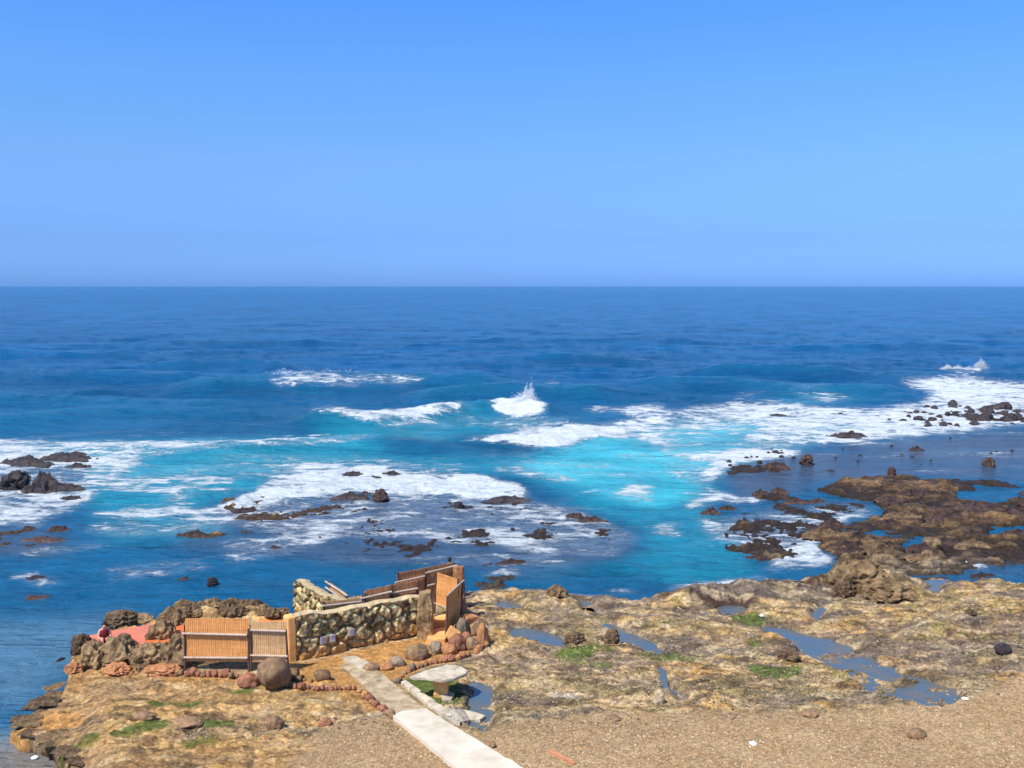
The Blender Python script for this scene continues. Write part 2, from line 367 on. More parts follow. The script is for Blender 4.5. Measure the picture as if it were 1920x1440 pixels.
M = {}
M['dark_rock'] = rockmat('wet_dark_rock', [(.012, .010, .014), (.045, .032, .035), (.10, .075, .06)], 2.2, .8, .15, .55, .4)
M['brown_wet'] = rockmat('wet_brown_rock', [(.02, .012, .012), (.075, .042, .035), (.17, .10, .07)], 2.2, .8, .15, .6, .35)
M['brown_rock'] = rockmat('brown_rock', [(.05, .03, .02), (.16, .10, .055), (.32, .22, .12)], 2., .8, .12)
M['crag_rock'] = rockmat('craggy_grey_brown_rock', [(.05, .033, .018), (.32, .205, .10), (.50, .35, .18)], 1.8, 1., .14)
M['boulder'] = rockmat('smooth_brown_boulder', [(.11, .06, .03), (.23, .135, .07), (.33, .22, .12)], 2.5, .4, .03)
M['red_stone'] = rockmat('red_brown_stone', [(.14, .055, .03), (.31, .125, .07), (.46, .23, .13)], 5., .5, .03)
M['rust_stone'] = rockmat('rust_orange_stone', [(.20, .08, .035), (.42, .18, .075), (.58, .30, .13)], 4., .5, .04)
M['grey_stone'] = rockmat('grey_stone', [(.10, .075, .05), (.22, .165, .115), (.36, .28, .19)], 4., .5, .03)
M['tan_stone'] = rockmat('tan_stone', [(.30, .20, .12), (.48, .36, .22), (.6, .5, .34)], 4., .5, .03)
M['concrete'] = rockmat('pale_concrete', [(.62, .51, .37), (.78, .67, .51), (.86, .77, .62)], 1.1, .4, .012)
M['old_concrete'] = rockmat('worn_grey_concrete', [(.22, .155, .085), (.46, .345, .205), (.66, .52, .34)], 2.6, 1., .05)
M['plaster'] = rockmat('orange_stained_plaster', [(.6, .25, .07), (.75, .38, .13), (.8, .5, .22)], 2.5, .4, .02)
M['slab'] = rockmat('pale_slab', [(.26, .21, .14), (.50, .42, .30), (.66, .57, .43)], 3., .8, .04)
def bamboo(name, c1, c2, horiz=False):
    m, n, b = newmat(name)
    q = noise_node(n, 1., 4, .6, stretch=(30, 30, 1.2)); r = ramp(n, q.outputs[0], [(.35, c1), (.65, c2)])
    q3 = noise_node(n, 1., 3, .6, stretch=(1.2, 1.2, 24)); 
    k = math_(n, 'MULTIPLY_ADD', q3.outputs[0], .9, .55)
    cmb = N(n, 'ShaderNodeCombineColor'); [n.links.new(k, cmb.inputs[i]) for i in range(3)]
    n.links.new(mixc(n, 1., r.outputs[0], cmb.outputs[0], 'MULTIPLY'), b.inputs['Base Color'])
    b.inputs['Roughness'].default_value = .6; b.inputs['Specular IOR Level'].default_value = .2
    bump(n, b, q.outputs[0], .5, .01); return m
M['screen_gold'] = bamboo('golden_reed_screen', (.54, .215, .06), (.82, .40, .14))
M['screen_grey'] = bamboo('greyish_reed_screen', (.48, .27, .115), (.72, .45, .22))  # greyer, less saturated colour than the golden reed
M['screen_brown'] = bamboo('red_brown_slat_screen', (.32, .13, .055), (.66, .33, .15))
M['pole'] = bamboo('silvered_bamboo_pole', (.34, .26, .20), (.60, .49, .38))
M['post'] = bamboo('dark_post', (.07, .035, .03), (.16, .09, .07))
M['plaque'] = rockmat('white_painted_plaque', [(.55, .50, .52), (.64, .60, .62)], 3, .1, .005)
M['ink'] = rockmat('dark_lettering', [(.25, .22, .3), (.3, .27, .35)], 3, .1, .005)
M['wood'] = rockmat('driftwood_plank', [(.45, .16, .07), (.62, .28, .14)], 6, .4, .01)
M['skin'] = rockmat('skin', [(.5, .26, .17), (.58, .32, .22)], 3, .1, .002, .5)
M['hair'] = rockmat('black_hair', [(.01, .008, .008), (.03, .02, .02)], 30, .3, .01, .5)
M['maroon'] = rockmat('maroon_cloth', [(.12, .012, .02), (.22, .03, .04)], 8, .3, .01)
M['white'] = rockmat('white_plastic', [(.72, .72, .70), (.8, .8, .8)], 4, .1, .01)

# ------------------------------------------------------------------ sea: foam, turquoise, shallow and swell maps
def shift(pts, d): return [(x, y + d) for x, y in pts]
# swell ridges (metres) - drawn at the foot of the crest
for pts, wx, wy, h in [
    ([(400, 728), (520, 722), (650, 722), (790, 724), (900, 730)], 60, 9, 1.45),
    ([(330, 692), (470, 684), (520, 688)], 50, 5, .9), ([(-300, 715), (60, 706), (330, 712)], 80, 6, .7),
    ([(820, 748), (900, 744), (1060, 740), (1110, 744)], 40, 7, 1.15), ([(600, 790), (690, 793), (760, 788), (870, 778), (940, 776)], 40, 8, 1.2),
    ([(905, 777), (975, 778), (1025, 782)], 25, 7, 1.5), ([(1680, 712), (1790, 708), (1920, 704), (2400, 700)], 60, 6, .7),
    ([(1040, 674), (1150, 676)], 50, 4, 1.0), ([(1360, 702), (1450, 700), (1560, 704)], 50, 5, 1.3), ([(1240, 722), (1350, 724), (1500, 738), (1640, 734)], 50, 6, .9),
    ([(300, 650), (600, 646)], 80, 2.5, .9), ([(900, 640), (1300, 644)], 80, 2.5, .8), ([(1500, 655), (1900, 650)], 80, 3, .9), ([(-300, 670), (200, 665)], 80, 3, .9),
    ([(420, 842), (600, 835), (720, 832), (800, 840)], 60, 8, .6), ([(1060, 795), (1180, 785), (1260, 785)], 50, 7, .6),
    ([(0, 790), (200, 770), (420, 775)], 80, 7, .5), ([(-200, 745), (150, 752), (380, 760)], 80, 7, .6), ([(870, 826), (980, 828), (1100, 818)], 40, 6, .5)]:
    stroke('ridge', pts, wx, h, wy)
stroke('ridge', [(968, 779), (982, 776)], 14, 1.1, 6); stroke('ridge', [(986, 775), (996, 777)], 7, 1.7, 5); stroke('ridge', [(1778, 704), (1800, 705), (1838, 702)], 9, 1.4, 3.2)
# foam
poly('foam', [(-700, 822), (0, 826), (200, 828), (450, 826), (450, 836), (300, 852), (190, 868), (110, 856), (0, 862), (-700, 870)], .82)
poly('foam', [(440, 826), (560, 824), (700, 816), (704, 824), (560, 838), (440, 838)], .62)
poly('foam', [(110, 850), (240, 848), (260, 870), (200, 905), (160, 945), (60, 985), (-100, 1000), (-100, 930), (120, 935), (170, 900)], .72)
poly('foam', [(-700, 850), (0, 860), (-20, 925), (0, 985), (-700, 1010)], .7)
poly('foam', [(540, 905), (600, 885), (700, 878), (770, 890), (900, 893), (980, 912), (988, 934), (900, 932), (800, 930), (700, 928), (600, 930), (520, 944), (470, 950), (420, 945), (470, 925), (500, 915)], 1.15)
poly('foam', [(470, 915), (520, 895), (620, 885), (640, 900), (560, 915), (500, 925)], .7)
poly('foam', [(-60, 842), (170, 846), (185, 890), (165, 945), (-60, 950)], .6)
poly('foam', [(185, 968), (230, 955), (330, 948), (400, 962), (330, 970), (230, 974)], .62)
poly('foam', [(310, 920), (350, 908), (390, 912), (350, 935), (300, 945)], .62)
poly('foam', [(380, 955), (430, 945), (460, 935), (450, 970), (400, 985), (340, 975)], .7)
poly('foam', [(380, 965), (460, 945), (600, 935), (980, 935), (1080, 955), (1160, 985), (1200, 1010), (1160, 1045), (1040, 1045), (960, 1020), (780, 1010), (640, 1005), (560, 1040), (430, 1060), (420, 1030), (540, 1000), (440, 985)], .44)
poly('foam', [(430, 1055), (520, 1040), (580, 1000), (640, 975), (560, 1010), (500, 1030)], .55)
stroke('foam', [(785, 1005), (840, 1012), (900, 1016), (960, 1020)], 9, 1.0, 4); stroke('foam', [(960, 1020), (1000, 1032), (1030, 1036)], 24, 1.1, 9)
stroke('foam', [(690, 993), (740, 997)], 14, 1.0, 5); stroke('foam', [(1110, 1040), (1150, 1042)], 14, .9, 5)
stroke('foam', [(600, 772), (625, 767), (650, 776), (690, 782), (760, 778), (810, 766), (862, 763)], 9, 1.25, 4.5)
stroke('foam', [(680, 783), (760, 780), (820, 770)], 20, 1.25, 5)
poly('foam', [(918, 752), (960, 756), (985, 742), (1012, 762), (1018, 778), (960, 782), (930, 768)], 1.3)
stroke('foam', [(520, 722), (560, 714), (640, 720), (665, 724)], 12, .85, 5); stroke('foam', [(665, 716), (720, 716), (772, 718)], 12, .85, 5)
stroke('foam', [(1030, 722), (1048, 720)], 8, .9, 3); stroke('foam', [(1785, 694), (1812, 700), (1842, 690)], 7, 1.3, 3)
stroke('foam', [(280, 702), (320, 700)], 6, .7, 2)
poly('foam', [(865, 825), (940, 818), (980, 808), (1060, 802), (1150, 795), (1240, 782), (1250, 792), (1200, 806), (1090, 822), (1060, 836), (1000, 838), (950, 828)], 1.15)
poly('foam', [(1090, 768), (1140, 762), (1160, 768), (1130, 778)], .7)
poly('foam', [(1150, 772), (1190, 762), (1240, 758), (1250, 772), (1200, 782)], .95)
poly('foam', [(1180, 775), (1260, 770), (1380, 756), (1450, 755), (1560, 768), (1640, 765), (1720, 756), (1760, 740), (1700, 722), (1690, 712), (1760, 711), (1850, 713), (1920, 720), (2620, 718),
              (2620, 800), (1920, 800), (1850, 806), (1760, 815), (1640, 826), (1500, 836), (1420, 850), (1360, 862), (1300, 870), (1240, 850), (1210, 825), (1190, 800)], .74)
poly('foam', [(1690, 711), (1760, 710), (1850, 713), (1920, 718), (2620, 718), (2620, 760), (1920, 750), (1750, 752), (1760, 735), (1720, 720)], .95)
poly('foam', [(1380, 762), (1450, 756), (1640, 772), (1900, 752), (1900, 800), (1600, 828), (1640, 800), (1460, 800), (1400, 785)], .95)
poly('foam', [(1250, 805), (1420, 798), (1400, 835), (1300, 858), (1240, 835)], .42, 'set')
poly('foam', [(1540, 740), (1620, 748), (1560, 756), (1480, 745)], .5)
poly('foam', [(1340, 862), (1400, 848), (1500, 842), (1480, 856), (1400, 862), (1360, 878), (1335, 905), (1320, 900)], 1.1)
poly('foam', [(1225, 885), (1300, 872), (1340, 880), (1330, 920), (1290, 905)], .62)
stroke('foam', [(1330, 925), (1380, 938), (1412, 938)], 16, 1.1, 6); stroke('foam', [(1300, 950), (1330, 925)], 14, .7, 6)
stroke('foam', [(965, 875), (985, 890), (1030, 894), (1080, 900)], 10, .85, 4); stroke('foam', [(985, 868), (1100, 872), (1200, 880)], 12, .6, 4)
stroke('foam', [(1200, 850), (1240, 862), (1290, 880)], 12, .6, 5); stroke('foam', [(1170, 930), (1190, 912), (1205, 934)], 18, .8, 9)
stroke('foam', [(1238, 985), (1265, 982), (1240, 998), (1275, 1005)], 12, .85, 5); stroke('foam', [(1160, 850), (1220, 858)], 20, .5, 5)
stroke('foam', [(1320, 975), (1345, 1000), (1400, 1030)], 14, .85, 7)
poly('foam', [(1340, 975), (1450, 960), (1600, 945), (1640, 960), (1560, 985), (1540, 1020), (1440, 1045), (1380, 1020)], .52)
poly('foam', [(1440, 1052), (1470, 1025), (1530, 1012), (1530, 1030), (1570, 1052), (1500, 1060), (1440, 1062)], .95)
stroke('foam', [(1260, 1104), (1310, 1096), (1360, 1094), (1425, 1084)], 10, 1.1, 3); stroke('foam', [(1155, 1110), (1190, 1112)], 8, .8, 3)
stroke('foam', [(1440, 1066), (1560, 1056)], 12, .8, 3)
stroke('foam', [(1700, 1062), (1760, 1064), (1800, 1054), (1850, 1066)], 14, .95, 5)
stroke('foam', [(1790, 1010), (1850, 1015), (1920, 1004)], 14, .5, 5)
stroke('foam', [(355, 1067), (388, 1064)], 8, 1.1, 3); stroke('foam', [(0, 965), (50, 975), (80, 960), (60, 985)], 16, .75, 7)
stroke('foam', [(30, 1085), (60, 1078), (100, 1090), (60, 1094)], 12, .62, 4); stroke('foam', [(60, 1035), (120, 1030), (180, 1024)], 16, .62, 5)
stroke('foam', [(920, 1082), (965, 1068)], 10, .9, 3); stroke('foam', [(180, 964), (210, 966)], 10, .9, 4)
poly('foam', [(180, 980), (420, 975), (420, 1000), (240, 1010), (150, 1000)], .42)
poly('foam', [(200, 1060), (420, 1040), (340, 1080), (200, 1090)], .3)
stroke('foam', [(1700, 852), (1830, 850), (1920, 846)], 40, .5, 4)
stroke('foam', [(880, 790), (960, 795), (1050, 792)], 30, .5, 7); stroke('foam', [(730, 798), (800, 790), (840, 800)], 20, .55, 5)
stroke('foam', [(1380, 745), (1420, 738)], 10, .6, 3); stroke('foam', [(1500, 730), (1540, 728)], 10, .6, 3)
stroke('foam', [(450, 860), (560, 862), (700, 868), (820, 880)], 60, .42, 8); stroke('foam', [(250, 895), (420, 880), (560, 890)], 60, .42, 10)
blur('foam', 11, 4)
# turquoise (aerated water)
poly('turq', [(430, 900), (640, 860), (900, 850), (1000, 870), (960, 895), (700, 880), (560, 890)], .45)
poly('turq', [(-700, 835), (0, 835), (440, 822), (700, 815), (720, 850), (640, 880), (520, 900), (420, 935), (330, 960), (180, 965), (150, 935), (170, 880), (0, 860), (-700, 900)], .68)
poly('turq', [(560, 800), (640, 785), (870, 775), (1000, 785), (1080, 800), (960, 815), (820, 830), (660, 820)], .5)
poly('turq', [(400, 728), (560, 730), (900, 735), (870, 745), (560, 745)], .22)
poly('turq', [(1020, 840), (1120, 815), (1260, 800), (1400, 780), (1640, 800), (1480, 845), (1380, 862), (1330, 900), (1330, 940), (1240, 955), (1120, 935), (1020, 905), (960, 870)], .95)
poly('turq', [(1060, 830), (1260, 800), (1440, 790), (1400, 840), (1300, 868), (1140, 860)], 1.12)
poly('turq', [(1030, 930), (1240, 945), (1330, 955), (1400, 1050), (1420, 1080), (1260, 1098), (1190, 1060), (1210, 1000), (1120, 965)], .55)
poly('turq', [(950, 1060), (1240, 1060), (1260, 1095), (1000, 1095)], .3)
poly('turq', [(1360, 750), (1560, 742), (1700, 745), (1500, 760)], .7)
poly('turq', [(150, 965), (420, 960), (440, 1010), (200, 1030)], .4)
blur('turq', 26, 9)
poly('shal', [(430, 945), (640, 935), (980, 940), (1200, 1000), (1180, 1045), (1000, 1090), (860, 1060), (640, 1060), (500, 1040), (330, 1030), (330, 1000)], .62)
poly('shal', [(1335, 868), (1500, 848), (1700, 825), (1860, 808), (2620, 805), (2620, 930), (1700, 890), (1400, 935)], 1.0)
poly('shal', [(1330, 985), (1500, 945), (1640, 940), (1560, 1010), (1440, 1050)], .8)
poly('shal', [(-700, 990), (120, 990), (120, 1040), (-700, 1060)], .7)
poly('shal', [(1690, 1060), (2620, 1045), (2620, 1085), (1700, 1085)], .4)
blur('shal', 22, 7)
poly('murk', [(-700, 1170), (90, 1165), (260, 1150), (260, 1180), (120, 1260), (60, 1330), (-700, 1400), (-700, 1250)], .75)
poly('murk', [(-700, 1370), (40, 1370), (150, 1440), (150, 1720), (-700, 1720)], 1.5)
blur('murk', 30, 14)

us = np.concatenate([-np.geomspace(2.2, .63, 60), np.linspace(-.62, .62, 900), np.geomspace(.63, 2.2, 60)])
def rows(pys, z): return np.array([G(960, p, z)[1] for p in pys])
py_s = np.concatenate([[536.75, 537.0], np.arange(537.5, 560, 1.), np.arange(560, 860, 1.5), np.arange(860, 1120, 2.), np.arange(1120, 1500, 4.)])
Ys = rows(py_s, 0.)
X = us[None, :] * Ys[:, None]; Y = np.repeat(Ys[:, None], len(us), 1)
px, py = proj(X, Y, 0.)
wig = 14 * (fbm(X / 14, Y / 14, 3, 5) - .5) * 120 / np.clip(Y, 40, 400)
px1 = px + wig * 2; py1 = py + wig * .35
rg = samp('ridge', px1, py1)
shal = samp('shal', px, py)
near = ss(900., 60., Y)
calm = 1 - .85 * ss(.4, .9, shal) * (px > 1300)
q = ridged(X / 34 + Y / 300, Y / 21 + X / 160, 3, 101)
open_ = ss(95., 150., Y)
swell = open_ * .85 * (q - .5) * ss(3000., 400., Y)
d1 = fbm(X / 7.5, Y / 4.2, 4, 111) - .5; d2 = ridged(X / 2.6, Y / 1.5, 3, 121) - .5
d3 = fbm(X / 40, Y / 16, 5, 117, .65) - .5
Z = swell + calm * (d1 * (.42 + .7 * open_) * ss(2500., 400., Y) + d2 * (.17 + .12 * open_) * ss(700., 150., Y)) + d3 * .9 * ss(150., 350., Y) * ss(9000., 1500., Y)
Z = Z * (1 - .8 * samp('murk', px, py).clip(0, 1))
Z = Z + rg * (1.15 + .3 * (fbm(X / 9, Y / 9, 3, 131) - .5))
pxr, pyr = proj(X, Y, np.clip(Z, -.2, 3))
pw = (fbm(X / 5, Y / 5, 4, 141) - .5) * 1500 / np.clip(Y, 40, 600)
foam = samp('foam', px + pw, pyr * .6 + py * .4 + pw * .35)
foam0 = samp('foam', px1 * .3 + px * .7, pyr)
foam = np.maximum(foam, foam0 * (foam0 > .5))
Z = Z + .55 * np.clip(foam - .15, 0, 1) * (fbm(X / 1.6, Y / 1.6, 5, 151, .6) - .3) * ss(500., 60., Y) * (1 - .6 * ss(.3, .8, shal))
sw2 = (fbm(X / 18, Y / 12, 4, 161) - .5)
turq = (samp('turq', px + pw * 2, py + pw * .5) * (1 + 1.3 * sw2)).clip(0, 1.4)
shal = (shal * (1 + 1.6 * (fbm(X / 6, Y / 3.5, 4, 171) - .5))).clip(0, 1)
murk = samp('murk', px, py).clip(0, 1)
wisp = ss(.50, .72, fbm(X / 9 + 5, Y / 3.2, 5, 191, .6)) * (.9 * turq + .75 * shal * (px < 1300) + .4 * ss(62, 70, Y) * ss(125, 95, Y)).clip(0, 1) * .62
foam = np.maximum(foam, wisp)
sea_me = gridmesh('sea', X, Y, Z)
L = lambda a, b, t: a + (b - a) * t[..., None]
DEEP, MID, TQ, TQ2, SH, MK = np.array([.002, .074, .195]), np.array([.006, .098, .205]), np.array([.012, .215, .31]), np.array([.06, .48, .56]), np.array([.066, .095, .150]), np.array([.11, .23, .32])
col = L(np.broadcast_to(MID, X.shape + (3,)), DEEP, ss(95, 170, Y))
col = col * (1 + .5 * (fbm(X / 25, Y / 16, 4, 181) - .5))[..., None]
col = col * (1 + ss(90., 150., Y) * .55 * (fbm(X / 13, Y / (3 + Y / 60), 4, 187, .65) - .5))[..., None]
col = L(col, SH, shal * .9)
col = L(col, TQ, ss(.0, .7, turq)); col = L(col, TQ2, ss(.68, 1.3, turq)); col = col * (1 + .35 * (fbm(X / 3.5, Y / 1.6, 4, 185) - .5))[..., None]
col = L(col, MK, murk * .9)
# the lit inside of a rising wave face is greener
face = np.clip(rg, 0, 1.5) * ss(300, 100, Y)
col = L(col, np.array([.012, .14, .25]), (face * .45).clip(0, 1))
col = L(col, np.array([.25, .19, .13]), ss(1360, 1420, py) * ss(200, 120, px) * .75)
cattr(sea_me, 'col', col); fattr(sea_me, 'foam', foam.clip(0, 1.3))
m, n, b = newmat('sea_water')
ac = N(n, 'ShaderNodeVertexColor', layer_name='col'); af = N(n, 'ShaderNodeAttribute', attribute_name='foam')
n1_ = noise_node(n, .9, 10, .68, stretch=(.45, 1, 1), dist=.7); n2_ = noise_node(n, .16, 6, .6, stretch=(.5, 1, 1), dist=1.2)
s1 = math_(n, 'ADD', math_(n, 'MULTIPLY', n1_.outputs[0], .9), math_(n, 'MULTIPLY', n2_.outputs[0], .9))   # about .9 +- .25
vt = N(n, 'ShaderNodeTexCoord'); vm = N(n, 'ShaderNodeMapping'); vm.inputs['Scale'].default_value = (.75, 1.1, 1)
wn_ = noise_node(n, .7, 5, .65); vadd = N(n, 'ShaderNodeVectorMath', operation='MULTIPLY_ADD'); vadd.inputs[1].default_value = (2.6, 2.6, 0)
n.links.new(wn_.outputs['Color'], vadd.inputs[0]); n.links.new(vt.outputs['Object'], vm.inputs[0]); n.links.new(vm.outputs[0], vadd.inputs[2])
vo = N(n, 'ShaderNodeTexVoronoi', feature='DISTANCE_TO_EDGE'); vo.inputs['Scale'].default_value = .55; n.links.new(vadd.outputs[0], vo.inputs['Vector'])
lace = math_(n, 'MULTIPLY_ADD', vo.outputs['Distance'], -1.3, .26)
lace = math_(n, 'MAXIMUM', lace, -.22)
n4_ = noise_node(n, 4.5, 6, .75, stretch=(.7, 1, 1)); fine_ = math_(n, 'MULTIPLY_ADD', n4_.outputs[0], .7, -.35)
s1 = math_(n, 'ADD', s1, math_(n, 'MULTIPLY', math_(n, 'ADD', lace, fine_), .42))
s2 = math_(n, 'ADD', af.outputs['Fac'], math_(n, 'MULTIPLY', math_(n, 'SUBTRACT', s1, .9), 2.3))
mr = N(n, 'ShaderNodeMapRange', interpolation_type='SMOOTHSTEP'); n.links.new(s2, mr.inputs[0])
mr.inputs[1].default_value = .42; mr.inputs[2].default_value = 1.02
gate = math_(n, 'MULTIPLY', af.outputs['Fac'], 4., clamp=True)
fo = math_(n, 'MULTIPLY', mr.outputs[0], gate)
nt_ = noise_node(n, 2.6, 8, .75, stretch=(.4, 1, 1), dist=.8)
thin = math_(n, 'MULTIPLY', math_(n, 'MULTIPLY', af.outputs['Fac'], math_(n, 'MULTIPLY_ADD', nt_.outputs[0], 2.4, -.95, clamp=True), clamp=True), gate)
fo2 = math_(n, 'MAXIMUM', fo, math_(n, 'MULTIPLY', thin, .8))
fcol = ramp(n, n4_.outputs[0], [(.35, (.52, .64, .70)), (.55, (.78, .80, .80))])  # bluish shadow in the foam's hollows is put into its colour
n.links.new(mixc(n, fo2, ac.outputs[0], fcol.outputs[0]), b.inputs['Base Color'])
n.links.new(math_(n, 'MULTIPLY_ADD', fo, .6, .17), b.inputs['Roughness'])
b.inputs['Specular IOR Level'].default_value = .14; b.inputs['IOR'].default_value = 1.33
nb = noise_node(n, .8, 8, .68, stretch=(.6, 1.2, 1), dist=.4); bump(n, b, nb.outputs[0], .9, .6)
nb2 = noise_node(n, .09, 5, .6, stretch=(.5, 1.4, 1)); bump(n, b, nb2.outputs[0], .8, 3.5); bump(n, b, noise_node(n, .28, 6, .65, stretch=(.45, 1.6, 1)).outputs[0], .7, 1.4); bump(n, b, math_(n, 'MULTIPLY', n4_.outputs[0], fo), .7, .35)
sea = mkobj('sea', sea_me, m); tag(sea, kind='structure')

# ------------------------------------------------------------------ land, reef and sea bed as one sheet
py_l = np.concatenate([np.arange(735, 840, 1.6), np.arange(840, 1060, 1.8), np.arange(1060, 1500, 1.7), np.geomspace(1502, 3800, 60)])
Yl = rows(py_l, .6)
ul = np.concatenate([-np.geomspace(2.2, .6, 50), np.linspace(-.59, .59, 1150), np.geomspace(.6, 2.2, 50)])
X = ul[None, :] * Yl[:, None]; Y = np.repeat(Yl[:, None], len(ul), 1)
sh = X.shape
Z, D = height(X.ravel(), Y.ravel(), True)
X1, Y1 = X.ravel(), Y.ravel()
gme = gridmesh('rocky_shore', X, Y, Z.reshape(sh))
nA = fbm(X1 * .5, Y1 * .5, 5, 201); nB = fbm(X1 * 1.9, Y1 * 1.9, 5, 211); nC = fbm(X1 * .9 + 4, Y1 * 1.3, 5, 221); nD = fbm(X1 * 5, Y1 * 5, 3, 231)
L2 = lambda a, b_, t: a + (b_ - a) * np.clip(t, 0, 1)[:, None]
TAN, OCH, OLV, PUR, BRN, DRK = (np.array(v) for v in ([.56, .39, .18], [.56, .33, .11], [.29, .25, .10], [.26, .215, .20], [.24, .14, .07], [.040, .028, .020]))
c = np.broadcast_to(TAN, (len(X1), 3)).astype(float)
c = L2(c, OCH, ss(.48, .62, nA) * .75); c = L2(c, OLV, ss(.50, .62, nC) * .85); c = L2(c, BRN, ss(.56, .68, nB) * .8)
low = ss(.86, .66, Z - .75 * ss(38., 24., Y1)) * (1 - D['sand']) * (1 - D['flat'])
c = L2(c, PUR, low * .7)
c = L2(c, PUR * .8, ss(.54, .66, fbm(X1 * .7, Y1 * 1.1, 5, 241)) * .7)
c = L2(c, np.array([.62, .48, .30]), D['pale'].clip(0, 1) * ss(.62, .45, nC) * .85)
c = L2(c, np.array([.66, .62, .56]), (D['pale'] - 1).clip(0, 1) * 2)
# reef rock: dark and wet low down, tan on its dry tops
isreef = ss(52., 56., Y1)
nR = fbm(X1 * 1.1, Y1 * 2.6, 6, 251, .6); rc = L2(np.broadcast_to(DRK, c.shape), np.array([.12, .078, .045]), ss(.05, .35, Z + (nR - .5) * .9)); rc = L2(rc, np.array([.25, .165, .085]), ss(.30, .62, Z + (nC - .5) * .8 + (nR - .5) * 1.2) * .85)
c = L2(c, rc, isreef)
c = L2(c, np.array([.085, .052, .04]), D['dark'] * ss(.30, .55, D['dark'] * .5 + (nB - .5) * 1.4 + .25) * 1.1)
nE = fbm(X1 * 3.1, Y1 * 4.4, 4, 261); nF = fbm(X1 * 8, Y1 * 9, 3, 271)
c = c * (.68 + .64 * nE + .4 * (nF - .5))[:, None]
cre = ss(.60, .70, fbm(X1 * 1.6, Y1 * 2.6, 5, 281)) * (1 - D['flat']) * (1 - D['sand']); c = L2(c, DRK * 2.0, cre * .45)
lite = ss(.56, .68, fbm(X1 * 2.2, Y1 * 3.4, 5, 291)) * (1 - isreef) * (1 - D['dark'].clip(0, 1)); c = L2(c, np.array([.74, .56, .29]), lite * .6)
onl = (1 - isreef); lf = ss(700, 560, D['px']); c = L2(c, np.array([.66, .40, .14]), lf * .48); c = c * np.array([1.12, 1.02, .90])
c = c * (1 + .12 * onl)[:, None]
pw_ = fbm(X1 * .30, Y1 * .75, 5, 311, .6); pg = fbm(X1 * .42 + 9, Y1 * .95, 5, 321, .6); pd = fbm(X1 * 1.1, Y1 * 3.0, 5, 331, .62)
c = L2(c, np.array([.26, .20, .155]), ss(.50, .60, pw_ + (nF - .5) * .12) * onl * (1 - .55 * lf) * .8 * (1 - .6 * D['pale'].clip(0, 1)) * (1 - D['orange'].clip(0, 1)))
c = L2(c, np.array([.26, .215, .085]), ss(.53, .64, pg + (nF - .5) * .15) * onl * (1 - .6 * lf) * .42 * (1 - D['orange'].clip(0, 1)))
c = L2(c, np.array([.13, .09, .06]), ss(.56, .66, pd) * onl * .7); c = L2(c, np.array([.76, .56, .32]), ss(.44, .34, pd) * onl * .7)
c = L2(c, DRK * 1.2, ss(.34, .10, Z) * .9)
SAND = np.array([.60, .385, .19]); SAND2 = np.array([.68, .46, .24])
sc = L2(np.broadcast_to(SAND, c.shape), SAND2, ss(.4, .65, nC)); sc = L2(sc, SAND * .75, ss(.56, .7, nD) * .5); sc = L2(sc, SAND * .82, ss(.5, .62, nA) * .5)
c = L2(c, sc, ss(.25, .75, D['sand'] + (nB - .5) * .9 * (D['sand'] > .02) + (nA - .5) * .8 * (D['sand'] > .02)))
c = L2(c, np.array([.13, .18, .035]) * (.6 + .8 * fbm(X1 * 3, Y1 * 4, 4, 301))[:, None], ss(.25, .6, D['algae'] * (1 - .7 * D['sand']) + (nC - .5) * .9 * (D['algae'] > .05)) * .9)
c = L2(c, np.array([.66, .34, .11]) * (.7 + .6 * nE)[:, None], ss(.15, .8, D['orange'] + (nC - .5) * .5 * (1 - D['flat'])) * (D['orange'] > .03))
c = L2(c, np.array([.52, .46, .34]), 0 * nA)
wet = np.clip(low * .8 + D['dark'] + isreef * .5 + ss(.4, .2, Z), 0, 1) * (1 - D['sand'])
cattr(gme, 'col', c); fattr(gme, 'wet', wet * .6); fattr(gme, 'grain', (1 - .95 * D['sand'].clip(0, 1)) * (1 - .6 * D['flat']))
m, n, b = vcolmat('shore_rock', 7., 1., .14, .92, .12, .85)
src_ = b.inputs['Base Color'].links[0].from_socket
g1 = noise_node(n, 2.4, 12, .82, stretch=(.8, 1.3, 1), dist=.4); g2 = N(n, 'ShaderNodeMapRange'); n.links.new(g1.outputs[0], g2.inputs[0])
g2.inputs[1].default_value = .40; g2.inputs[2].default_value = .62; g2.inputs[3].default_value = .55; g2.inputs[4].default_value = 1.5
gc = N(n, 'ShaderNodeCombineColor'); [n.links.new(g2.outputs[0], gc.inputs[i]) for i in range(3)]
sa_ = N(n, 'ShaderNodeAttribute', attribute_name='grain')
n.links.new(mixc(n, sa_.outputs['Fac'], src_, mixc(n, 1., src_, gc.outputs[0], 'MULTIPLY')), b.inputs['Base Color'])
bump(n, b, g1.outputs[0], .8, .22)
M['shore'] = m
shore = mkobj('rocky_shore', gme, m); tag(shore, kind='structure')

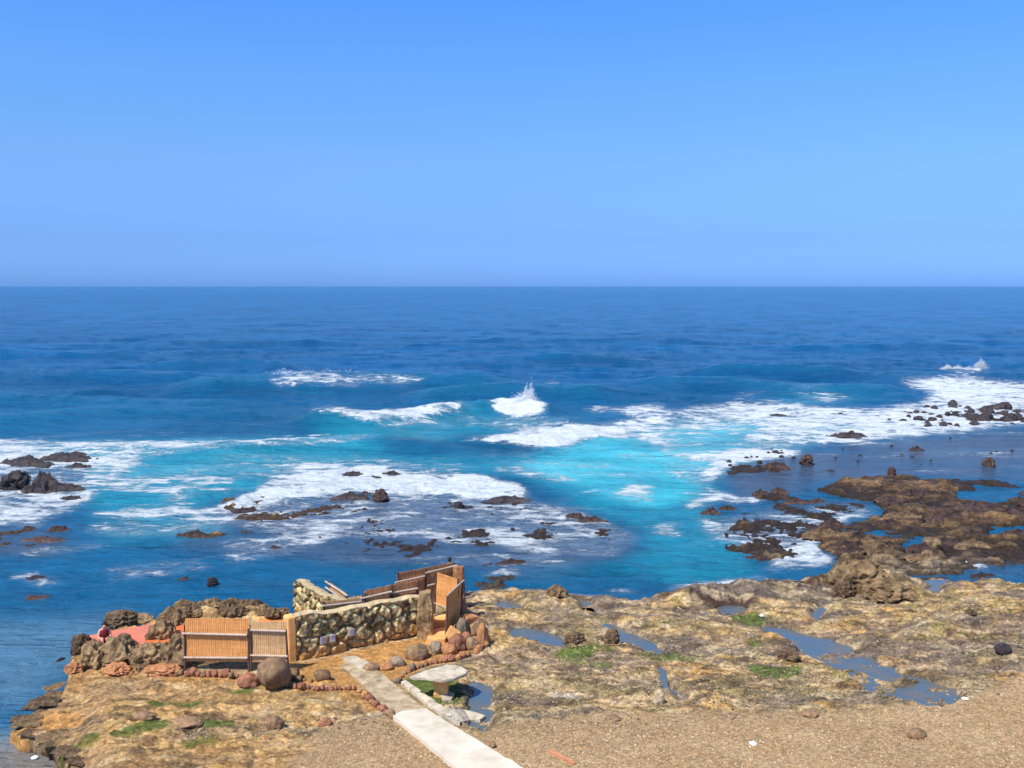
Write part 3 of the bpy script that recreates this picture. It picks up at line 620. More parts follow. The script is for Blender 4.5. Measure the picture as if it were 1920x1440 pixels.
# pools: flat water lying in the hollows of the shelf
m, n, b = newmat('pool_water')
b.inputs['Base Color'].default_value = (.05, .075, .11, 1); b.inputs['Roughness'].default_value = .16; b.inputs['Specular IOR Level'].default_value = .5
q_ = noise_node(n, 3., 4, .6); bump(n, b, q_.outputs[0], .5, .06)
r_ = ramp(n, noise_node(n, 1.2, 6, .6).outputs[0], [(.3, (.14, .115, .075)), (.5, (.085, .11, .12)), (.7, (.06, .11, .165))]); n.links.new(r_.outputs[0], b.inputs['Base Color'])
for i, q in enumerate(POOLS):
    cx = sum(p[0] for p in q) / len(q); cy = sum(p[1] for p in q) / len(q)
    bm = bmesh.new(); vs = []
    zl = .60 + .75 * float(ss(38., 24., np.array(G(cx, cy, .7)[1])))
    for (x, y) in q:
        ex, ey = cx + (x - cx) * 1.25 + (14 if x > cx else -14), cy + (y - cy) * 1.3 + (3 if y > cy else -3)
        vs.append(bm.verts.new((*G(ex, ey, zl), zl)))
    f = bm.faces.new(vs); f.normal_update()
    if f.normal.z < 0: f.normal_flip()
    tag(frombm('tide_pool_water', bm, m), kind='structure')

# ------------------------------------------------------------------ stones: a few carved shapes, copied
def rock_bm(seed, sub=4, jag=.5, flat=1.0, smooth=0):
    """seed picks the shape; jag 0 is a sea-worn cobble, 1 a craggy lava block"""
    bm = bmesh.new(); bmesh.ops.create_icosphere(bm, subdivisions=sub, radius=1)
    rnd = random.Random(seed); off = Vector((rnd.uniform(-50, 50), rnd.uniform(-50, 50), rnd.uniform(-50, 50)))
    cuts = []
    for _ in range(int(4 + jag * 9)):
        d = Vector((rnd.gauss(0, 1), rnd.gauss(0, 1), rnd.gauss(0, 1))).normalized(); cuts.append((d, rnd.uniform(.62, .95)))
    for v in bm.verts:
        p = v.co.copy(); r = 1.0
        r *= 1 + .28 * mnoise.noise(p * 1.1 + off)
        p2 = p * r
        if jag > .15:
            for d, h in cuts:
                k = p2.dot(d)
                if k > h: p2 -= d * (k - h) * .85
        t = sum(mnoise.noise(p * f + off) * a for f, a in ((2.3, .2), (4.7, .12), (9.5, .07), (19, .035)))
        rg_ = (1 - abs(mnoise.noise(p * 2.9 - off))) - .7
        p2 += p * (t * (jag * 1.0 + .12) + rg_ * .35 * jag)
        p2.z *= flat
        v.co = p2
    return bm
def spike_bm(seed):
    rnd = random.Random(seed * 7 + 1); off = Vector((rnd.uniform(-50, 50), rnd.uniform(-50, 50), 0)); n_ = 44; bm = bmesh.new(); vs = []
    pk = [(rnd.uniform(-.7, .7), rnd.uniform(-.5, .5), rnd.uniform(.08, .2), rnd.uniform(.3, 1.)) for _ in range(11)]
    for i in range(n_ + 1):
        for j in range(n_ + 1):
            x = (i / n_ * 2 - 1) * 1.1; y = (j / n_ * 2 - 1) * 1.1; p = Vector((x, y, 0))
            r = math.hypot(x, y) * (1 + .5 * mnoise.noise(p * 1.6 + off) + .25 * mnoise.noise(p * 4.1 + off))
            base = max(-.4, 1 - r * r) * .32
            rd = (1 - abs(mnoise.noise(p * 3.2 + off)) * 1.8) * .32 + (1 - abs(mnoise.noise(p * 7.5 - off)) * 2) * .16 + mnoise.noise(p * 15 + off) * .10
            pe = sum(h * max(0, 1 - math.hypot(x - a, y - b_) / w_ * .8) for a, b_, w_, h in pk) * .28
            z = base + max(0, 1 - r) ** .6 * (rd + pe) if r < 1 else base
            vs.append(bm.verts.new((x + .05 * mnoise.noise(p * 9), y + .05 * mnoise.noise(p * 9 + off), z)))
    for i in range(n_):
        for j in range(n_): a = i * (n_ + 1) + j; bm.faces.new((vs[a], vs[a + n_ + 1], vs[a + n_ + 2], vs[a + 1]))
    return bm
PROTO = {}
def proto(kind, seed, mat):
    key = (kind, seed, mat)
    if key not in PROTO:
        j, s, f = dict(crag=(1., 4, .8), cobble=(.0, 3, .7), block=(.6, 3, .8), worn=(.25, 4, .75), small=(.25, 2, .8), spike=(1, 0, 1))[kind]
        bm = spike_bm(seed) if kind == 'spike' else rock_bm(seed, s, j, f); me = bpy.data.meshes.new(kind); bm.to_mesh(me); bm.free()
        me.polygons.foreach_set('use_smooth', [kind in ('cobble', 'worn', 'small')] * len(me.polygons)); me.materials.append(M[mat]); PROTO[key] = me
    return PROTO[key]
def stone(name, px, py, wpx, hpx, kind, mat, label, cat='rock', group=None, seed=None, depth=None, sink=.3, rz=None, sea=False, pos=None):
    """px,py: foot of the stone in the photograph; wpx,hpx: its size there"""
    p = pos or (Vector((*G(px, py, 0), 0)) if sea else P(px, py))
    k = ppm(p.y); rx = wpx / k / 2; rzs = hpx / k / (2 - 2 * sink * .9)
    ry = depth / 2 if depth else min(rx, max(rzs, rx * .75))
    o = bpy.data.objects.new(name, proto(kind, random.randint(1, 5) if seed is None else seed, mat)); COL.objects.link(o)
    o.scale = (rx, ry, rzs / .78); o.rotation_euler = (0, 0, random.uniform(-.5, .5) if rz is None else rz)
    o.location = (p.x, p.y + ry * .7, p.z + rzs * (1 - 2 * sink))
    return tag(o, label, cat, group)
def box_bm(x0, x1, y0, y1, z0, z1, bevel=0, bm=None):
    own = bm is None
    bm = bm or bmesh.new(); r = bmesh.ops.create_cube(bm, size=1)
    for v in r['verts']:
        v.co = Vector(((x0 + x1) / 2 + v.co.x * (x1 - x0), (y0 + y1) / 2 + v.co.y * (y1 - y0), (z0 + z1) / 2 + v.co.z * (z1 - z0)))
    if bevel and own: bmesh.ops.bevel(bm, geom=bm.edges[:], offset=bevel, segments=2, affect='EDGES')
    return bm
def rod(bm, a, b, r, r2=None, seg=8):
    a, b = Vector(a), Vector(b); d = b - a; L_ = d.length
    mt = Matrix.Translation((a + b) / 2) @ d.to_track_quat('Z', 'Y').to_matrix().to_4x4()
    bmesh.ops.create_cone(bm, cap_ends=True, segments=seg, radius1=r, radius2=r2 or r, depth=L_, matrix=mt)

# ------------------------------------------------------------------ masonry walls of the bath
def wall(name, a, b, tops, thick, label, seed=1, stain=.5, tone=1.):
    """a,b: ground points of the face seen; tops: [(t, height)]; face bulges with field stones"""
    d = (b - a); Lw = Vector((d.x, d.y, 0)).length; ux = Vector((d.x, d.y, 0)) / Lw; nrm = Vector((ux.y, -ux.x, 0))
    root = empty(name, a, 0, label, 'wall')
    nu, nv = int(Lw / .035), 56; zb = min(a.z, b.z) - .25
    ts = np.linspace(0, 1, nu); ht = np.interp(ts, [t for t, _ in tops], [h for _, h in tops]) + a.z + (b.z - a.z) * ts
    ht = ht + (vnoise(ts * Lw * 1.6, ts * 0 + seed, 5) - .5) * .14
    U, Vv = np.meshgrid(ts * Lw, np.linspace(0, 1, nv), indexing='ij'); Zz = zb + (ht[:, None] - zb) * Vv
    rnd = np.random.RandomState(seed); sx, sz = .66, .50
    pts = []
    for i in range(-1, int(Lw / sx) + 2):
        for j in range(-1, 7): pts.append((i * sx + (j % 2) * sx * .5 + rnd.uniform(-.28, .28), zb + j * sz + rnd.uniform(-.22, .22)))
    pts = np.array(pts)
    wu = U + (fbm(U * 2.5, Zz * 2.5, 3, seed) - .5) * .34; wv = Zz + (fbm(U * 2.5, Zz * 2.5, 3, seed + 7) - .5) * .34
    dd = np.sqrt((wu[..., None] - pts[:, 0]) ** 2 + ((wv[..., None] - pts[:, 1]) * 1.15) ** 2)
    idx = np.argsort(dd, -1)[..., :2]; d1_ = np.take_along_axis(dd, idx[..., :1], -1)[..., 0]; d2_ = np.take_along_axis(dd, idx[..., 1:2], -1)[..., 0]
    edge = d2_ - d1_; bulge = ss(.0, .22, edge) ** .8
    dep = .13 * bulge + .13 * (fbm(U * 7, Zz * 7, 4, seed + 3) - .5) * bulge
    Xf = a.x + ux.x * U + nrm.x * (dep - .05); Yf = a.y + ux.y * U + nrm.y * (dep - .05)
    me = gridmesh('stone_face', Xf - a.x, Yf - a.y, Zz - a.z)
    cid = idx[..., 0]; cr = rnd.uniform(.65, 1.25, len(pts))[cid]; tint = rnd.uniform(0, 1, len(pts))[cid]
    base = np.array([.66, .48, .22]) * tone; c_ = base * cr[..., None]; c_ = c_ * (1 - .25 * tint[..., None]) + np.array([.20, .21, .12]) * .3 * tint[..., None]
    mot = fbm(U * 6, Zz * 6, 4, seed + 9); c_ = c_ * (.2 + 1.6 * ss(.25, .75, mot))[..., None]; pt = ss(.58, .68, fbm(U * 4, Zz * 4, 4, seed + 19)); c_ = c_ + (np.array([.17, .145, .08]) - c_) * (pt * .6)[..., None]
    st = ss(.55 + stain * .3, .15, Zz - a.z + (mot - .5) * .5); c_ = c_ + (np.array([.56, .26, .07]) - c_) * (st * .75)[..., None]
    mort = ss(.07, .02, edge); c_ = c_ + (np.array([.15, .115, .07]) - c_) * mort[..., None]
    cattr(me, 'col', c_); fattr(me, 'wet', c_[..., 0] * 0)
    mkobj('stone_face', me, M['masonry'], root)
    # core with a rough coping
    bm = bmesh.new(); prev = None
    for i in range(nu):
        o_ = a + ux * (ts[i] * Lw) - a
        r_ = []
        for (of, zz) in ((.0, zb), (.0, ht[i] - .02), (.03, ht[i] + .04 * mnoise.noise(Vector((i * .11, seed, 0)))), (thick * .5, ht[i] + .05), (thick, ht[i]), (thick, zb)):
            jj = (mnoise.noise(Vector((i * .13, of * 5, zz * 3))) * .05)
            p_ = o_ - nrm * (of + jj + .055); r_.append(bm.verts.new((p_.x, p_.y, zz - a.z)))
        if prev:
            for k_ in range(5): bm.faces.new((prev[k_], r_[k_], r_[k_ + 1], prev[k_ + 1]))
        else: first = r_
        prev = r_
    bm.faces.new(first); bm.faces.new(prev[::-1]); bmesh.ops.recalc_face_normals(bm, faces=bm.faces[:])
    frombm('wall_core', bm, M['coping'], root)
    return root, ux, nrm
m, n, b = vcolmat('field_stone_masonry', 8., .8, .05, .97, .06, .3); M['masonry'] = m
M['coping'] = rockmat('coping_stone', [(.30, .22, .12), (.46, .35, .19), (.58, .46, .27)], 3.5, .8, .05)

wa, wb = P(556, 1240), P(795, 1191)
wroot, wux, wn = wall('stone_wall', wa, wb, [(0, 1.72), (1, 1.62)], .42, 'long field stone wall with dark joints facing the concrete path', 3)
bm = bmesh.new()
for f_ in (0,):
    o_ = -wux * .30; pts4 = [o_ + wn * .02, wux * -.0 + wn * .02, wux * -.0 - wn * .5, o_ - wn * .5]
lo = [bm.verts.new((p.x, p.y, -.25)) for p in pts4]; hi = [bm.verts.new((p.x, p.y, 1.74)) for p in pts4]
for i in range(4): bm.faces.new((lo[i], lo[(i + 1) % 4], hi[(i + 1) % 4], hi[i]))
bm.faces.new(hi); bm.faces.new(lo[::-1]); bmesh.ops.recalc_face_normals(bm, faces=bm.faces[:]); bmesh.ops.bevel(bm, geom=bm.edges[:], offset=.03, segments=2, affect='EDGES')
bmesh.ops.subdivide_edges(bm, edges=bm.edges[:], cuts=3, use_grid_fill=True)
for v in bm.verts: v.co += Vector((1, 1, 1)) * mnoise.noise(v.co * 3) * .02
frombm('plastered_end', bm, M['plaster'], wroot)
for px_, py_, lt in ((603, 1199, 2), (621, 1195, 1), (657, 1184, 2)):
    q = V(px_, py_, wa, wb) - wa + wn * .13
    pl = bmesh.new(); ang = math.atan2(wux.y, wux.x); box_bm(-.11, .11, -.012, .012, -.14, .14, .006, pl)
    po = frombm('plaque', pl, M['plaque'], wroot); po.location = q; po.rotation_euler = (0, 0, ang)
    ik = bmesh.new()
    for r_ in range(lt + 1):
        zz = .09 - r_ * .08
        for c_ in (-.05, .02): box_bm(c_, c_ + .05, -.018, -.0125, zz - .02, zz + .02, 0, ik)
    io = frombm('lettering', ik, M['ink'], po)
ea, eb = P(553, 1153), P(648, 1200)
wall('stone_wall', ea, eb, [(0, 1.62), (.1, 1.66), (.25, 1.5), (1, 1.5)], .4, 'short sunlit stone wall sloping down behind the long stone wall', 11, stain=1.2, tone=.6)
# stone pillars
def pillar(px, py, wpx, hpx, mat, label, seed):
    p = P(px, py); k = ppm(p.y); bm = bmesh.new()
    r = wpx / k / 2; h = hpx / k
    bmesh.ops.create_cube(bm, size=1); bmesh.ops.subdivide_edges(bm, edges=bm.edges[:], cuts=11, use_grid_fill=True)
    for v in bm.verts:
        z_ = v.co.z + .5; a_ = v.co.copy(); q = Vector((a_.x, a_.y)); m_ = max(abs(q.x), abs(q.y)) + 1e-6
        q = q * (.5 * q.length + .5 * m_) / max(q.length, 1e-6) * 1.25
        tap = 1 - .25 * z_ ** 3; nz = mnoise.noise(Vector((a_.x * 2 + seed, a_.y * 2, z_ * h * 1.9))) * .28 + mnoise.noise(Vector((a_.x * 6 + seed, a_.y * 6, z_ * h * 5))) * .12
        v.co = Vector((q.x * 2 * r * tap * (1 + nz), q.y * 2 * r * tap * (1 + nz), z_ * (h + .2) - .2 + nz * .1 * z_))
    o = frombm('stone_pillar', bm, M[mat], None, p + Vector((0, r * .6, 0))); tag(o, label, 'pillar'); return o
pillar(797, 1195, 26, 88, 'crag_rock', 'grey stone pillar closing the right end of the long stone wall', 4)
pillar(860, 1140, 20, 80, 'rust_stone', 'tall rust orange stone pillar behind the open reed gate', 9)

# ------------------------------------------------------------------ bamboo fences
def fence(name, a, b, screens, rails, posts, label, mat, cat='fence', rr=.045, slat=False):
    """a,b: ground points of its plane; everything else given where its sight line meets that plane"""
    root = empty(name, a, 0, label, cat)
    d = (b - a).normalized(); nr = Vector((d.y, -d.x, 0)).normalized()
    if nr.y > 0: nr = -nr
    for q in screens:
        c4 = [V(x, y, a, b) - a for x, y in q]       # top-left, top-right, bottom-right, bottom-left
        tl, tr, br, bl = c4; nseg = max(6, int((tr - tl).length / .035)); bm = bmesh.new(); prev = None
        for i in range(nseg + 1):
            t = i / nseg; top = tl.lerp(tr, t); bot = bl.lerp(br, t)
            jt = random.uniform(-.02, .02) if slat else random.uniform(-.006, .006)
            of = (.012 if i % 2 else 0) - .02
            row = []
            for s_ in range(9):
                pnt = bot.lerp(top, s_ / 8) + Vector((0, 0, jt if s_ == 8 else 0)) + nr * (of + .012 * math.sin(s_ * 1.3 + a.x))
                row.append(pnt)
            rowb = [p_ - nr * .018 for p_ in row]
            cur = [bm.verts.new(p_) for p_ in row] + [bm.verts.new(p_) for p_ in rowb[::-1]]
            if prev:
                k_ = len(cur)
                for m_ in range(k_): bm.faces.new((prev[m_], cur[m_], cur[(m_ + 1) % k_], prev[(m_ + 1) % k_]))
            else: bm.faces.new(cur[::-1])
            prev = cur
        bm.faces.new(prev); bmesh.ops.recalc_face_normals(bm, faces=bm.faces[:])
        frombm('screen', bm, M[mat], root)
    for (x1, y1, x2, y2) in rails:
        p1, p2 = V(x1, y1, a, b) - a + nr * .045, V(x2, y2, a, b) - a + nr * .045
        bm = bmesh.new(); rod(bm, p1, p2, rr * .92, rr * 1.05, 10)
        L_ = (p2 - p1).length
        for k_ in range(1, int(L_ / .38)):
            c_ = p1.lerp(p2, k_ * .38 / L_); dd_ = (p2 - p1).normalized() * .012; rod(bm, c_ - dd_, c_ + dd_, rr * 1.14, None, 10)
        frombm('rail', bm, M['pole'], root, smooth=False)
    for (x1, y1, x2, y2) in posts:
        p1, p2 = V(x1, y1, a, b) - a, V(x2, y2, a, b) - a; p2.z -= .25
        bm = bmesh.new(); rod(bm, p2, p1, .05, .042, 10); frombm('post', bm, M['post'], root)
    return root
fa, fb = P(345, 1257), P(540, 1259)
fence('reed_fence', fa, fb, [[(347, 1160), (466, 1160), (467, 1240), (348, 1240)]], [(343, 1187, 464, 1190), (346, 1232, 465, 1233)],
      [(346, 1184, 347, 1258), (466, 1179, 467, 1266)], 'golden reed fence panel with two bamboo rails beside the dark boulders', 'screen_gold')
fence('reed_gate', fa - Vector((0, .03, 0)), fb - Vector((0, .03, 0)), [[(471, 1166), (537, 1166), (540, 1238), (471, 1238)]], [(470, 1181, 537, 1183), (470, 1228, 540, 1230)],
      [(470, 1182, 471, 1262), (536, 1180, 541, 1262)], 'greyish reed gate between the golden fence panel and the long stone wall', 'screen_grey', 'gate', .04)
back = lambda k: (wa - wn * k, wb - wn * k)
a_, b_ = back(.75)
fence('slat_fence', a_, b_, [[(607, 1128), (680, 1120), (680, 1165), (607, 1170)]], [(603, 1136, 682, 1127), (604, 1157, 682, 1144)], [(607, 1128, 608, 1190), (680, 1116, 681, 1180)],
      'low weathered slat fence section behind the left half of the long stone wall', 'screen_grey', slat=True)
fence('slat_fence', *back(.70), [[(683, 1108), (733, 1097), (733, 1150), (683, 1158)]], [(675, 1122, 733, 1109), (675, 1136, 728, 1124), (675, 1147, 740, 1136)], [(684, 1112, 685, 1176), (732, 1102, 733, 1168)],
      'brown slat fence section behind the middle of the long stone wall', 'screen_brown', slat=True)
fence('slat_fence', *back(.8), [[(734, 1096), (783, 1088), (783, 1138), (734, 1146)]], [(730, 1112, 782, 1103), (733, 1129, 782, 1118)], [(735, 1096, 736, 1166), (782, 1092, 783, 1160)],
      'brown slat fence section just left of the grey stone pillar', 'screen_brown', slat=True)
fence('tall_slat_fence', *back(3.2), [[(745, 1075), (848, 1055), (850, 1120), (744, 1136)]], [(740, 1092, 795, 1080), (797, 1074, 856, 1060), (800, 1098, 850, 1086)], [(746, 1072, 746, 1150), (798, 1066, 798, 1150), (850, 1054, 851, 1150)],
      'tall red brown slat fence standing highest against the sea', 'screen_brown', slat=True)
a2, b2 = ea + Vector((1.0, .55, 0)), eb + Vector((1.0, .55, 0))
fence('rail_fence', a2, b2, [[(616, 1091), (652, 1115), (652, 1128), (616, 1106)]], [(612, 1090, 653, 1117), (612, 1101, 645, 1122)], [(618, 1090, 618, 1150), (650, 1112, 650, 1160)],
      'little grey rail fence seen end on behind the short sunlit wall', 'screen_grey')
ga, gb = P(814, 1150), P(858, 1168)
fence('reed_screen', ga, gb, [[(818, 1073), (858, 1086), (857, 1150), (813, 1131)], ], [(816, 1130, 856, 1147)], [(818, 1071, 814, 1150), (859, 1085, 857, 1168)],
      'bright golden reed screen facing left beside the dark open gate leaf', 'screen_gold', 'screen', .02)
ga, gb = P(835, 1199), P(863, 1166)
fence('gate_leaf', ga, gb, [[(839, 1118), (867, 1090), (863, 1160), (836, 1192)]], [(837, 1116, 868, 1088)], [(839, 1117, 835, 1208), (867, 1088, 863, 1168)],
      'open gate leaf seen edge on with a shaded side and grey top rail', 'screen_gold', 'gate', .035)

# ------------------------------------------------------------------ paths as slabs on the ground
def slab_obj(name, pts, h, thick, mat, label=None, cat=None, kind=None, rough=.02):
    """outline in the photograph; top h above the ground there; real thickness"""
    q_ = []
    for (x1, y1), (x2, y2) in zip(pts, pts[1:] + pts[:1]):
        k_ = max(1, int(math.hypot(x2 - x1, y2 - y1) / 9))
        for i in range(k_): q_.append((x1 + (x2 - x1) * i / k_ + (random.uniform(-1.3, 1.3) if i else 0), y1 + (y2 - y1) * i / k_ + (random.uniform(-.7, .7) if i else 0)))
    g = [P(x, y) for x, y in q_]; bm = bmesh.new()
    vs = [bm.verts.new(p + Vector((0, 0, h))) for p in g]; f = bm.faces.new(vs); f.normal_update()
    if f.normal.z < 0: f.normal_flip()
    r = bmesh.ops.extrude_face_region(bm, geom=[f]); dn = [v for v in r['geom'] if isinstance(v, bmesh.types.BMVert)]
    for v in dn: v.co.z -= thick
    bmesh.ops.recalc_face_normals(bm, faces=bm.faces[:])
    bmesh.ops.triangulate(bm, faces=bm.faces[:])
    for v in bm.verts: v.co.z += mnoise.noise(v.co * 1.3) * rough
    o = frombm(name, bm, M[mat]); return tag(o, label, cat, None, kind)
slab_obj('concrete_path', [(736, 1349), (755, 1340), (800, 1336), (832, 1357), (900, 1398), (968, 1440), (1440, 1730), (1190, 1730), (846, 1440), (790, 1393)], .14, .5, 'concrete', kind='structure')
slab_obj('worn_path', [(640, 1250), (652, 1241), (680, 1244), (712, 1262), (745, 1290), (782, 1320), (806, 1342), (800, 1350), (742, 1348), (715, 1322), (680, 1286)], .06, .3, 'old_concrete', kind='structure')
slab_obj('path_edging', [(752, 1284), (760, 1281), (812, 1318), (842, 1340), (846, 1348), (836, 1350), (802, 1326)], .12, .4, 'slab', 'long pale edging slab beside the worn path', 'slab')
slab_obj('stone_slab', [(826, 1346), (850, 1338), (880, 1340), (910, 1350), (900, 1358), (862, 1362), (836, 1356)], .16, .25, 'slab', 'low ragged pale slab lying at the edge of the dark pool', 'slab', rough=.05)
slab_obj('stone_slab', [(826, 1308), (842, 1302), (852, 1306), (846, 1318), (832, 1320)], .12, .2, 'slab', 'little pale broken slab between the green pool and the path edging', 'slab', rough=.05)
slab_obj('threshold_slab', [(640, 1236), (668, 1234), (694, 1248), (686, 1262), (664, 1252)], .10, .2, 'slab', 'white worn slab at the head of the path below the stone wall', 'slab')
# table of flat stone on one foot
tp = P(828, 1302); t_ = empty('stone_table', tp, 0, 'flat pale stone table on one tan foot over the green pool', 'table')
k = ppm(tp.y); hgt = .80
zt = tp.z + hgt; outl = [(768, 1268), (800, 1256), (838, 1246), (862, 1248), (878, 1257), (872, 1264), (850, 1272), (828, 1276), (800, 1271), (775, 1271)]
bm = bmesh.new(); vs = [bm.verts.new(Vector((*G(x, y, zt), zt)) - tp) for x, y in outl]; f = bm.faces.new(vs); f.normal_update()
if f.normal.z < 0: f.normal_flip()
r = bmesh.ops.extrude_face_region(bm, geom=[f])
for v in r['geom']:
    if isinstance(v, bmesh.types.BMVert): v.co.z -= .09
bmesh.ops.recalc_face_normals(bm, faces=bm.faces[:]); bmesh.ops.bevel(bm, geom=bm.edges[:], offset=.015, segments=2, affect='EDGES')
frombm('table_top', bm, M['slab'], t_)
bm = box_bm(-.24, .24, -.30, .1, -.3, hgt - .1, .03); bmesh.ops.subdivide_edges(bm, edges=bm.edges[:], cuts=4, use_grid_fill=True)
for v in bm.verts: v.co += v.normal * mnoise.noise(v.co * 4) * .04
frombm('foot', bm, M['plaster'], t_)
c0 = V(828, 1290, tp, tp + Vector((1, 0, 0)))
# steps by the gate
slab_obj('stone_step', [(800, 1206), (806, 1188), (836, 1182), (840, 1196), (834, 1206)], .16, .4, 'plaster', 'lower orange stone step between the pillar and the open gate', 'step', rough=.03)
slab_obj('stone_step', [(812, 1180), (816, 1170), (838, 1166), (838, 1180)], .34, .5, 'plaster', 'upper orange stone step between the pillar and the open gate', 'step', rough=.03)

# ------------------------------------------------------------------ round boulder and the stones about the path
stone('round_boulder', 508, 1300, 64, 62, 'cobble', 'boulder', 'big smooth round boulder standing before the reed gate', 'boulder', seed=3, sink=.06, depth=1.3, rz=0)
BIG = [(464, 1289, 46, 26, 'worn', 'red_stone', 'dark red stone touching the left side of the round boulder'),
       (549, 1277, 28, 28, 'worn', 'boulder', 'purple brown stone touching the right side of the round boulder'),
       (603, 1275, 38, 19, 'cobble', 'boulder', 'oval brown stone alone on the sand below the long stone wall'),
       (694, 1260, 36, 16, 'cobble', 'boulder', 'flat brown cobble resting beside the white threshold slab'),
       (722, 1257, 30, 14, 'cobble', 'rust_stone', 'rusty flat cobble second from the threshold slab'),
       (744, 1250, 32, 18, 'cobble', 'grey_stone', 'greyish cobble left of the broad tan boulder on the terrace edge'),
       (783, 1238, 54, 28, 'worn', 'boulder', 'broad tan brown boulder in the middle of the terrace edge'),
       (817, 1227, 26, 24, 'worn', 'grey_stone', 'dark grey boulder right of the broad tan boulder'),
       (842, 1228, 32, 18, 'worn', 'rust_stone', 'rust coloured low boulder in front of the open gate leaf'),
       (858, 1220, 40, 30, 'worn', 'red_stone', 'dark red brown boulder in front of the open gate leaf'),
       (874, 1205, 20, 20, 'cobble', 'red_stone', 'small round red stone on top of the heap by the gate'),
       (884, 1218, 34, 22, 'worn', 'boulder', 'brown boulder at the lower right of the heap by the gate'),
       (893, 1192, 38, 34, 'worn', 'boulder', 'rounded brown boulder at the right of the heap by the gate'),
       (905, 1212, 24, 46, 'worn', 'rust_stone', 'upright curved rust stone at the outer end of the heap'),
       (868, 1152, 18, 30, 'worn', 'rust_stone', 'tall orange stone leaning behind the square orange block'),
       (866, 1192, 30, 34, 'worn', 'grey_stone', 'dark shaded boulder between the gate leaf and the rounded brown boulder')]
for (x, y, w_, h_, kd, mt, lb) in BIG: stone('boulder' if w_ > 30 else 'stone', x, y, w_, h_, kd, mt, lb, 'boulder' if w_ > 30 else 'stone')
# square block and the leaning board
p = P(880, 1182); bm = box_bm(-.32, .32, -.32, .32, -.1, .62, .04); bmesh.ops.subdivide_edges(bm, edges=bm.edges[:], cuts=3, use_grid_fill=True)
for v in bm.verts: v.co += v.normal * mnoise.noise(v.co * 4) * .05
o = frombm('square_block', bm, M['rust_stone'], None, p); o.rotation_euler = (.0, .05, .6); tag(o, 'square orange stone block with a flat top right of the gate leaf', 'block')
p = P(849, 1203); bm = box_bm(-.26, .26, -.05, .05, -.26, .26, .02); o = frombm('leaning_stone', bm, M['plaster'], None, p + Vector((0, 0, .3)))
o.rotation_euler = (math.radians(-32), math.radians(38), .15); tag(o, 'flat orange stone leaning at the foot of the open gate leaf', 'stone')
# rows of little red edging stones
def along(pts, step):
    out_ = []; acc = 0
    for (x1, y1), (x2, y2) in zip(pts, pts[1:]):
        L_ = math.hypot(x2 - x1, (y2 - y1) * 1.3)
        while acc < L_:
            t = acc / L_; out_.append((x1 + (x2 - x1) * t, y1 + (y2 - y1) * t)); acc += step
        acc -= L_
    return out_
def row(pts, step, w_, h_, mats, label, group, jit=1.5):
    for (x, y) in along(pts, step):
        s_ = random.choice([.75, .9, 1., 1.15, 1.4]) * random.uniform(.9, 1.1)
        if random.random() < .03: continue
        stone('edging_stone', x + random.uniform(-jit, jit), y + random.uniform(-jit, jit) * .7, w_ * s_, h_ * s_, random.choice(['worn', 'cobble', 'block']), random.choice(mats), label, 'stone', group, random.randint(1, 5), sink=.2)
row([(318, 1268), (450, 1273)], 10.5, 11, 12, ['red_stone', 'red_stone', 'boulder'], 'little red edging stone in the row in front of the golden reed fence', 'edging stones in front of the reed fence')
row([(545, 1292), (600, 1296), (672, 1294)], 8.5, 9.5, 11, ['red_stone'], 'little red edging stone in the row right of the round boulder', 'edging stones right of the round boulder')
row([(674, 1300), (700, 1322), (738, 1350)], 9, 13, 10, ['red_stone', 'rust_stone', 'boulder'], 'little red edging stone in the row down the left side of the worn path', 'edging stones along the worn path')
row([(744, 1283), (762, 1264), (772, 1258), (800, 1248), (850, 1240), (876, 1232)], 9, 11, 10, ['red_stone', 'rust_stone', 'grey_stone'], 'little reddish edging stone in the curved row behind the stone table', 'edging stones behind the stone table')
row([(560, 1278), (590, 1280)], 12, 10, 8, ['boulder', 'red_stone'], 'small red stone on the sand between the round boulder and the oval brown stone', 'stones beside the oval brown stone')
row([(893, 1226), (912, 1212), (915, 1196)], 8, 12, 12, ['rust_stone', 'red_stone'], 'small rust stone edging the outer right bend of the terrace', 'edging stones at the terrace bend')
# loose rocks on the shelf and beach
LOOSE = [(515, 1367, 34, 22, 'worn', 'boulder', 'brown boulder lying alone on the shelf below the round boulder'),
         (609, 1362, 26, 15, 'worn', 'red_stone', 'reddish stone beside the pale streaks left of the path'),
         (345, 1365, 60, 12, 'worn', 'boulder', 'long low red stone on the left shelf among the algae'),
         (268, 1350, 44, 12, 'worn', 'boulder', 'flat purple stone left of the long low red stone'),
         (1238, 1320, 26, 26, 'block', 'tan_stone', 'orange tan angular block beside the narrow blue pool'),
         (1725, 1386, 44, 16, 'worn', 'boulder', 'flat brown stone on the sandy beach at the right'),
         (1522, 1347, 32, 14, 'worn', 'boulder', 'dark brown stone at the top edge of the beach'),
         (1150, 1352, 30, 10, 'worn', 'boulder', 'dark flat stone on pale ground below the narrow pool'),
         (1885, 1228, 34, 20, 'worn', 'dark_rock', 'dark rounded stone on the far right of the shelf'),
         (920, 1404, 22, 14, 'worn', 'boulder', 'purple stone by the end of the dark pool beside the path'),
         (1822, 1155, 20, 14, 'block', 'brown_rock', 'small brown rock on the right shelf above the long pool'),
         (1480, 1240, 44, 24, 'crag', 'brown_rock', 'brown jagged rock beside the long shallow pool'),
         (1150, 1205, 34, 24, 'crag', 'brown_rock', 'brown craggy rock left of the blue stream on the shelf'),
         (1080, 1208, 46, 20, 'crag', 'brown_rock', 'dark brown craggy rock amid the middle of the shelf'),
         (1045, 1120, 42, 20, 'crag', 'crag_rock', 'yellowish craggy rock near the water right of the bath'),
         (950, 1138, 24, 8, 'worn', 'red_stone', 'little flat red stone on the shelf right of the bath')]
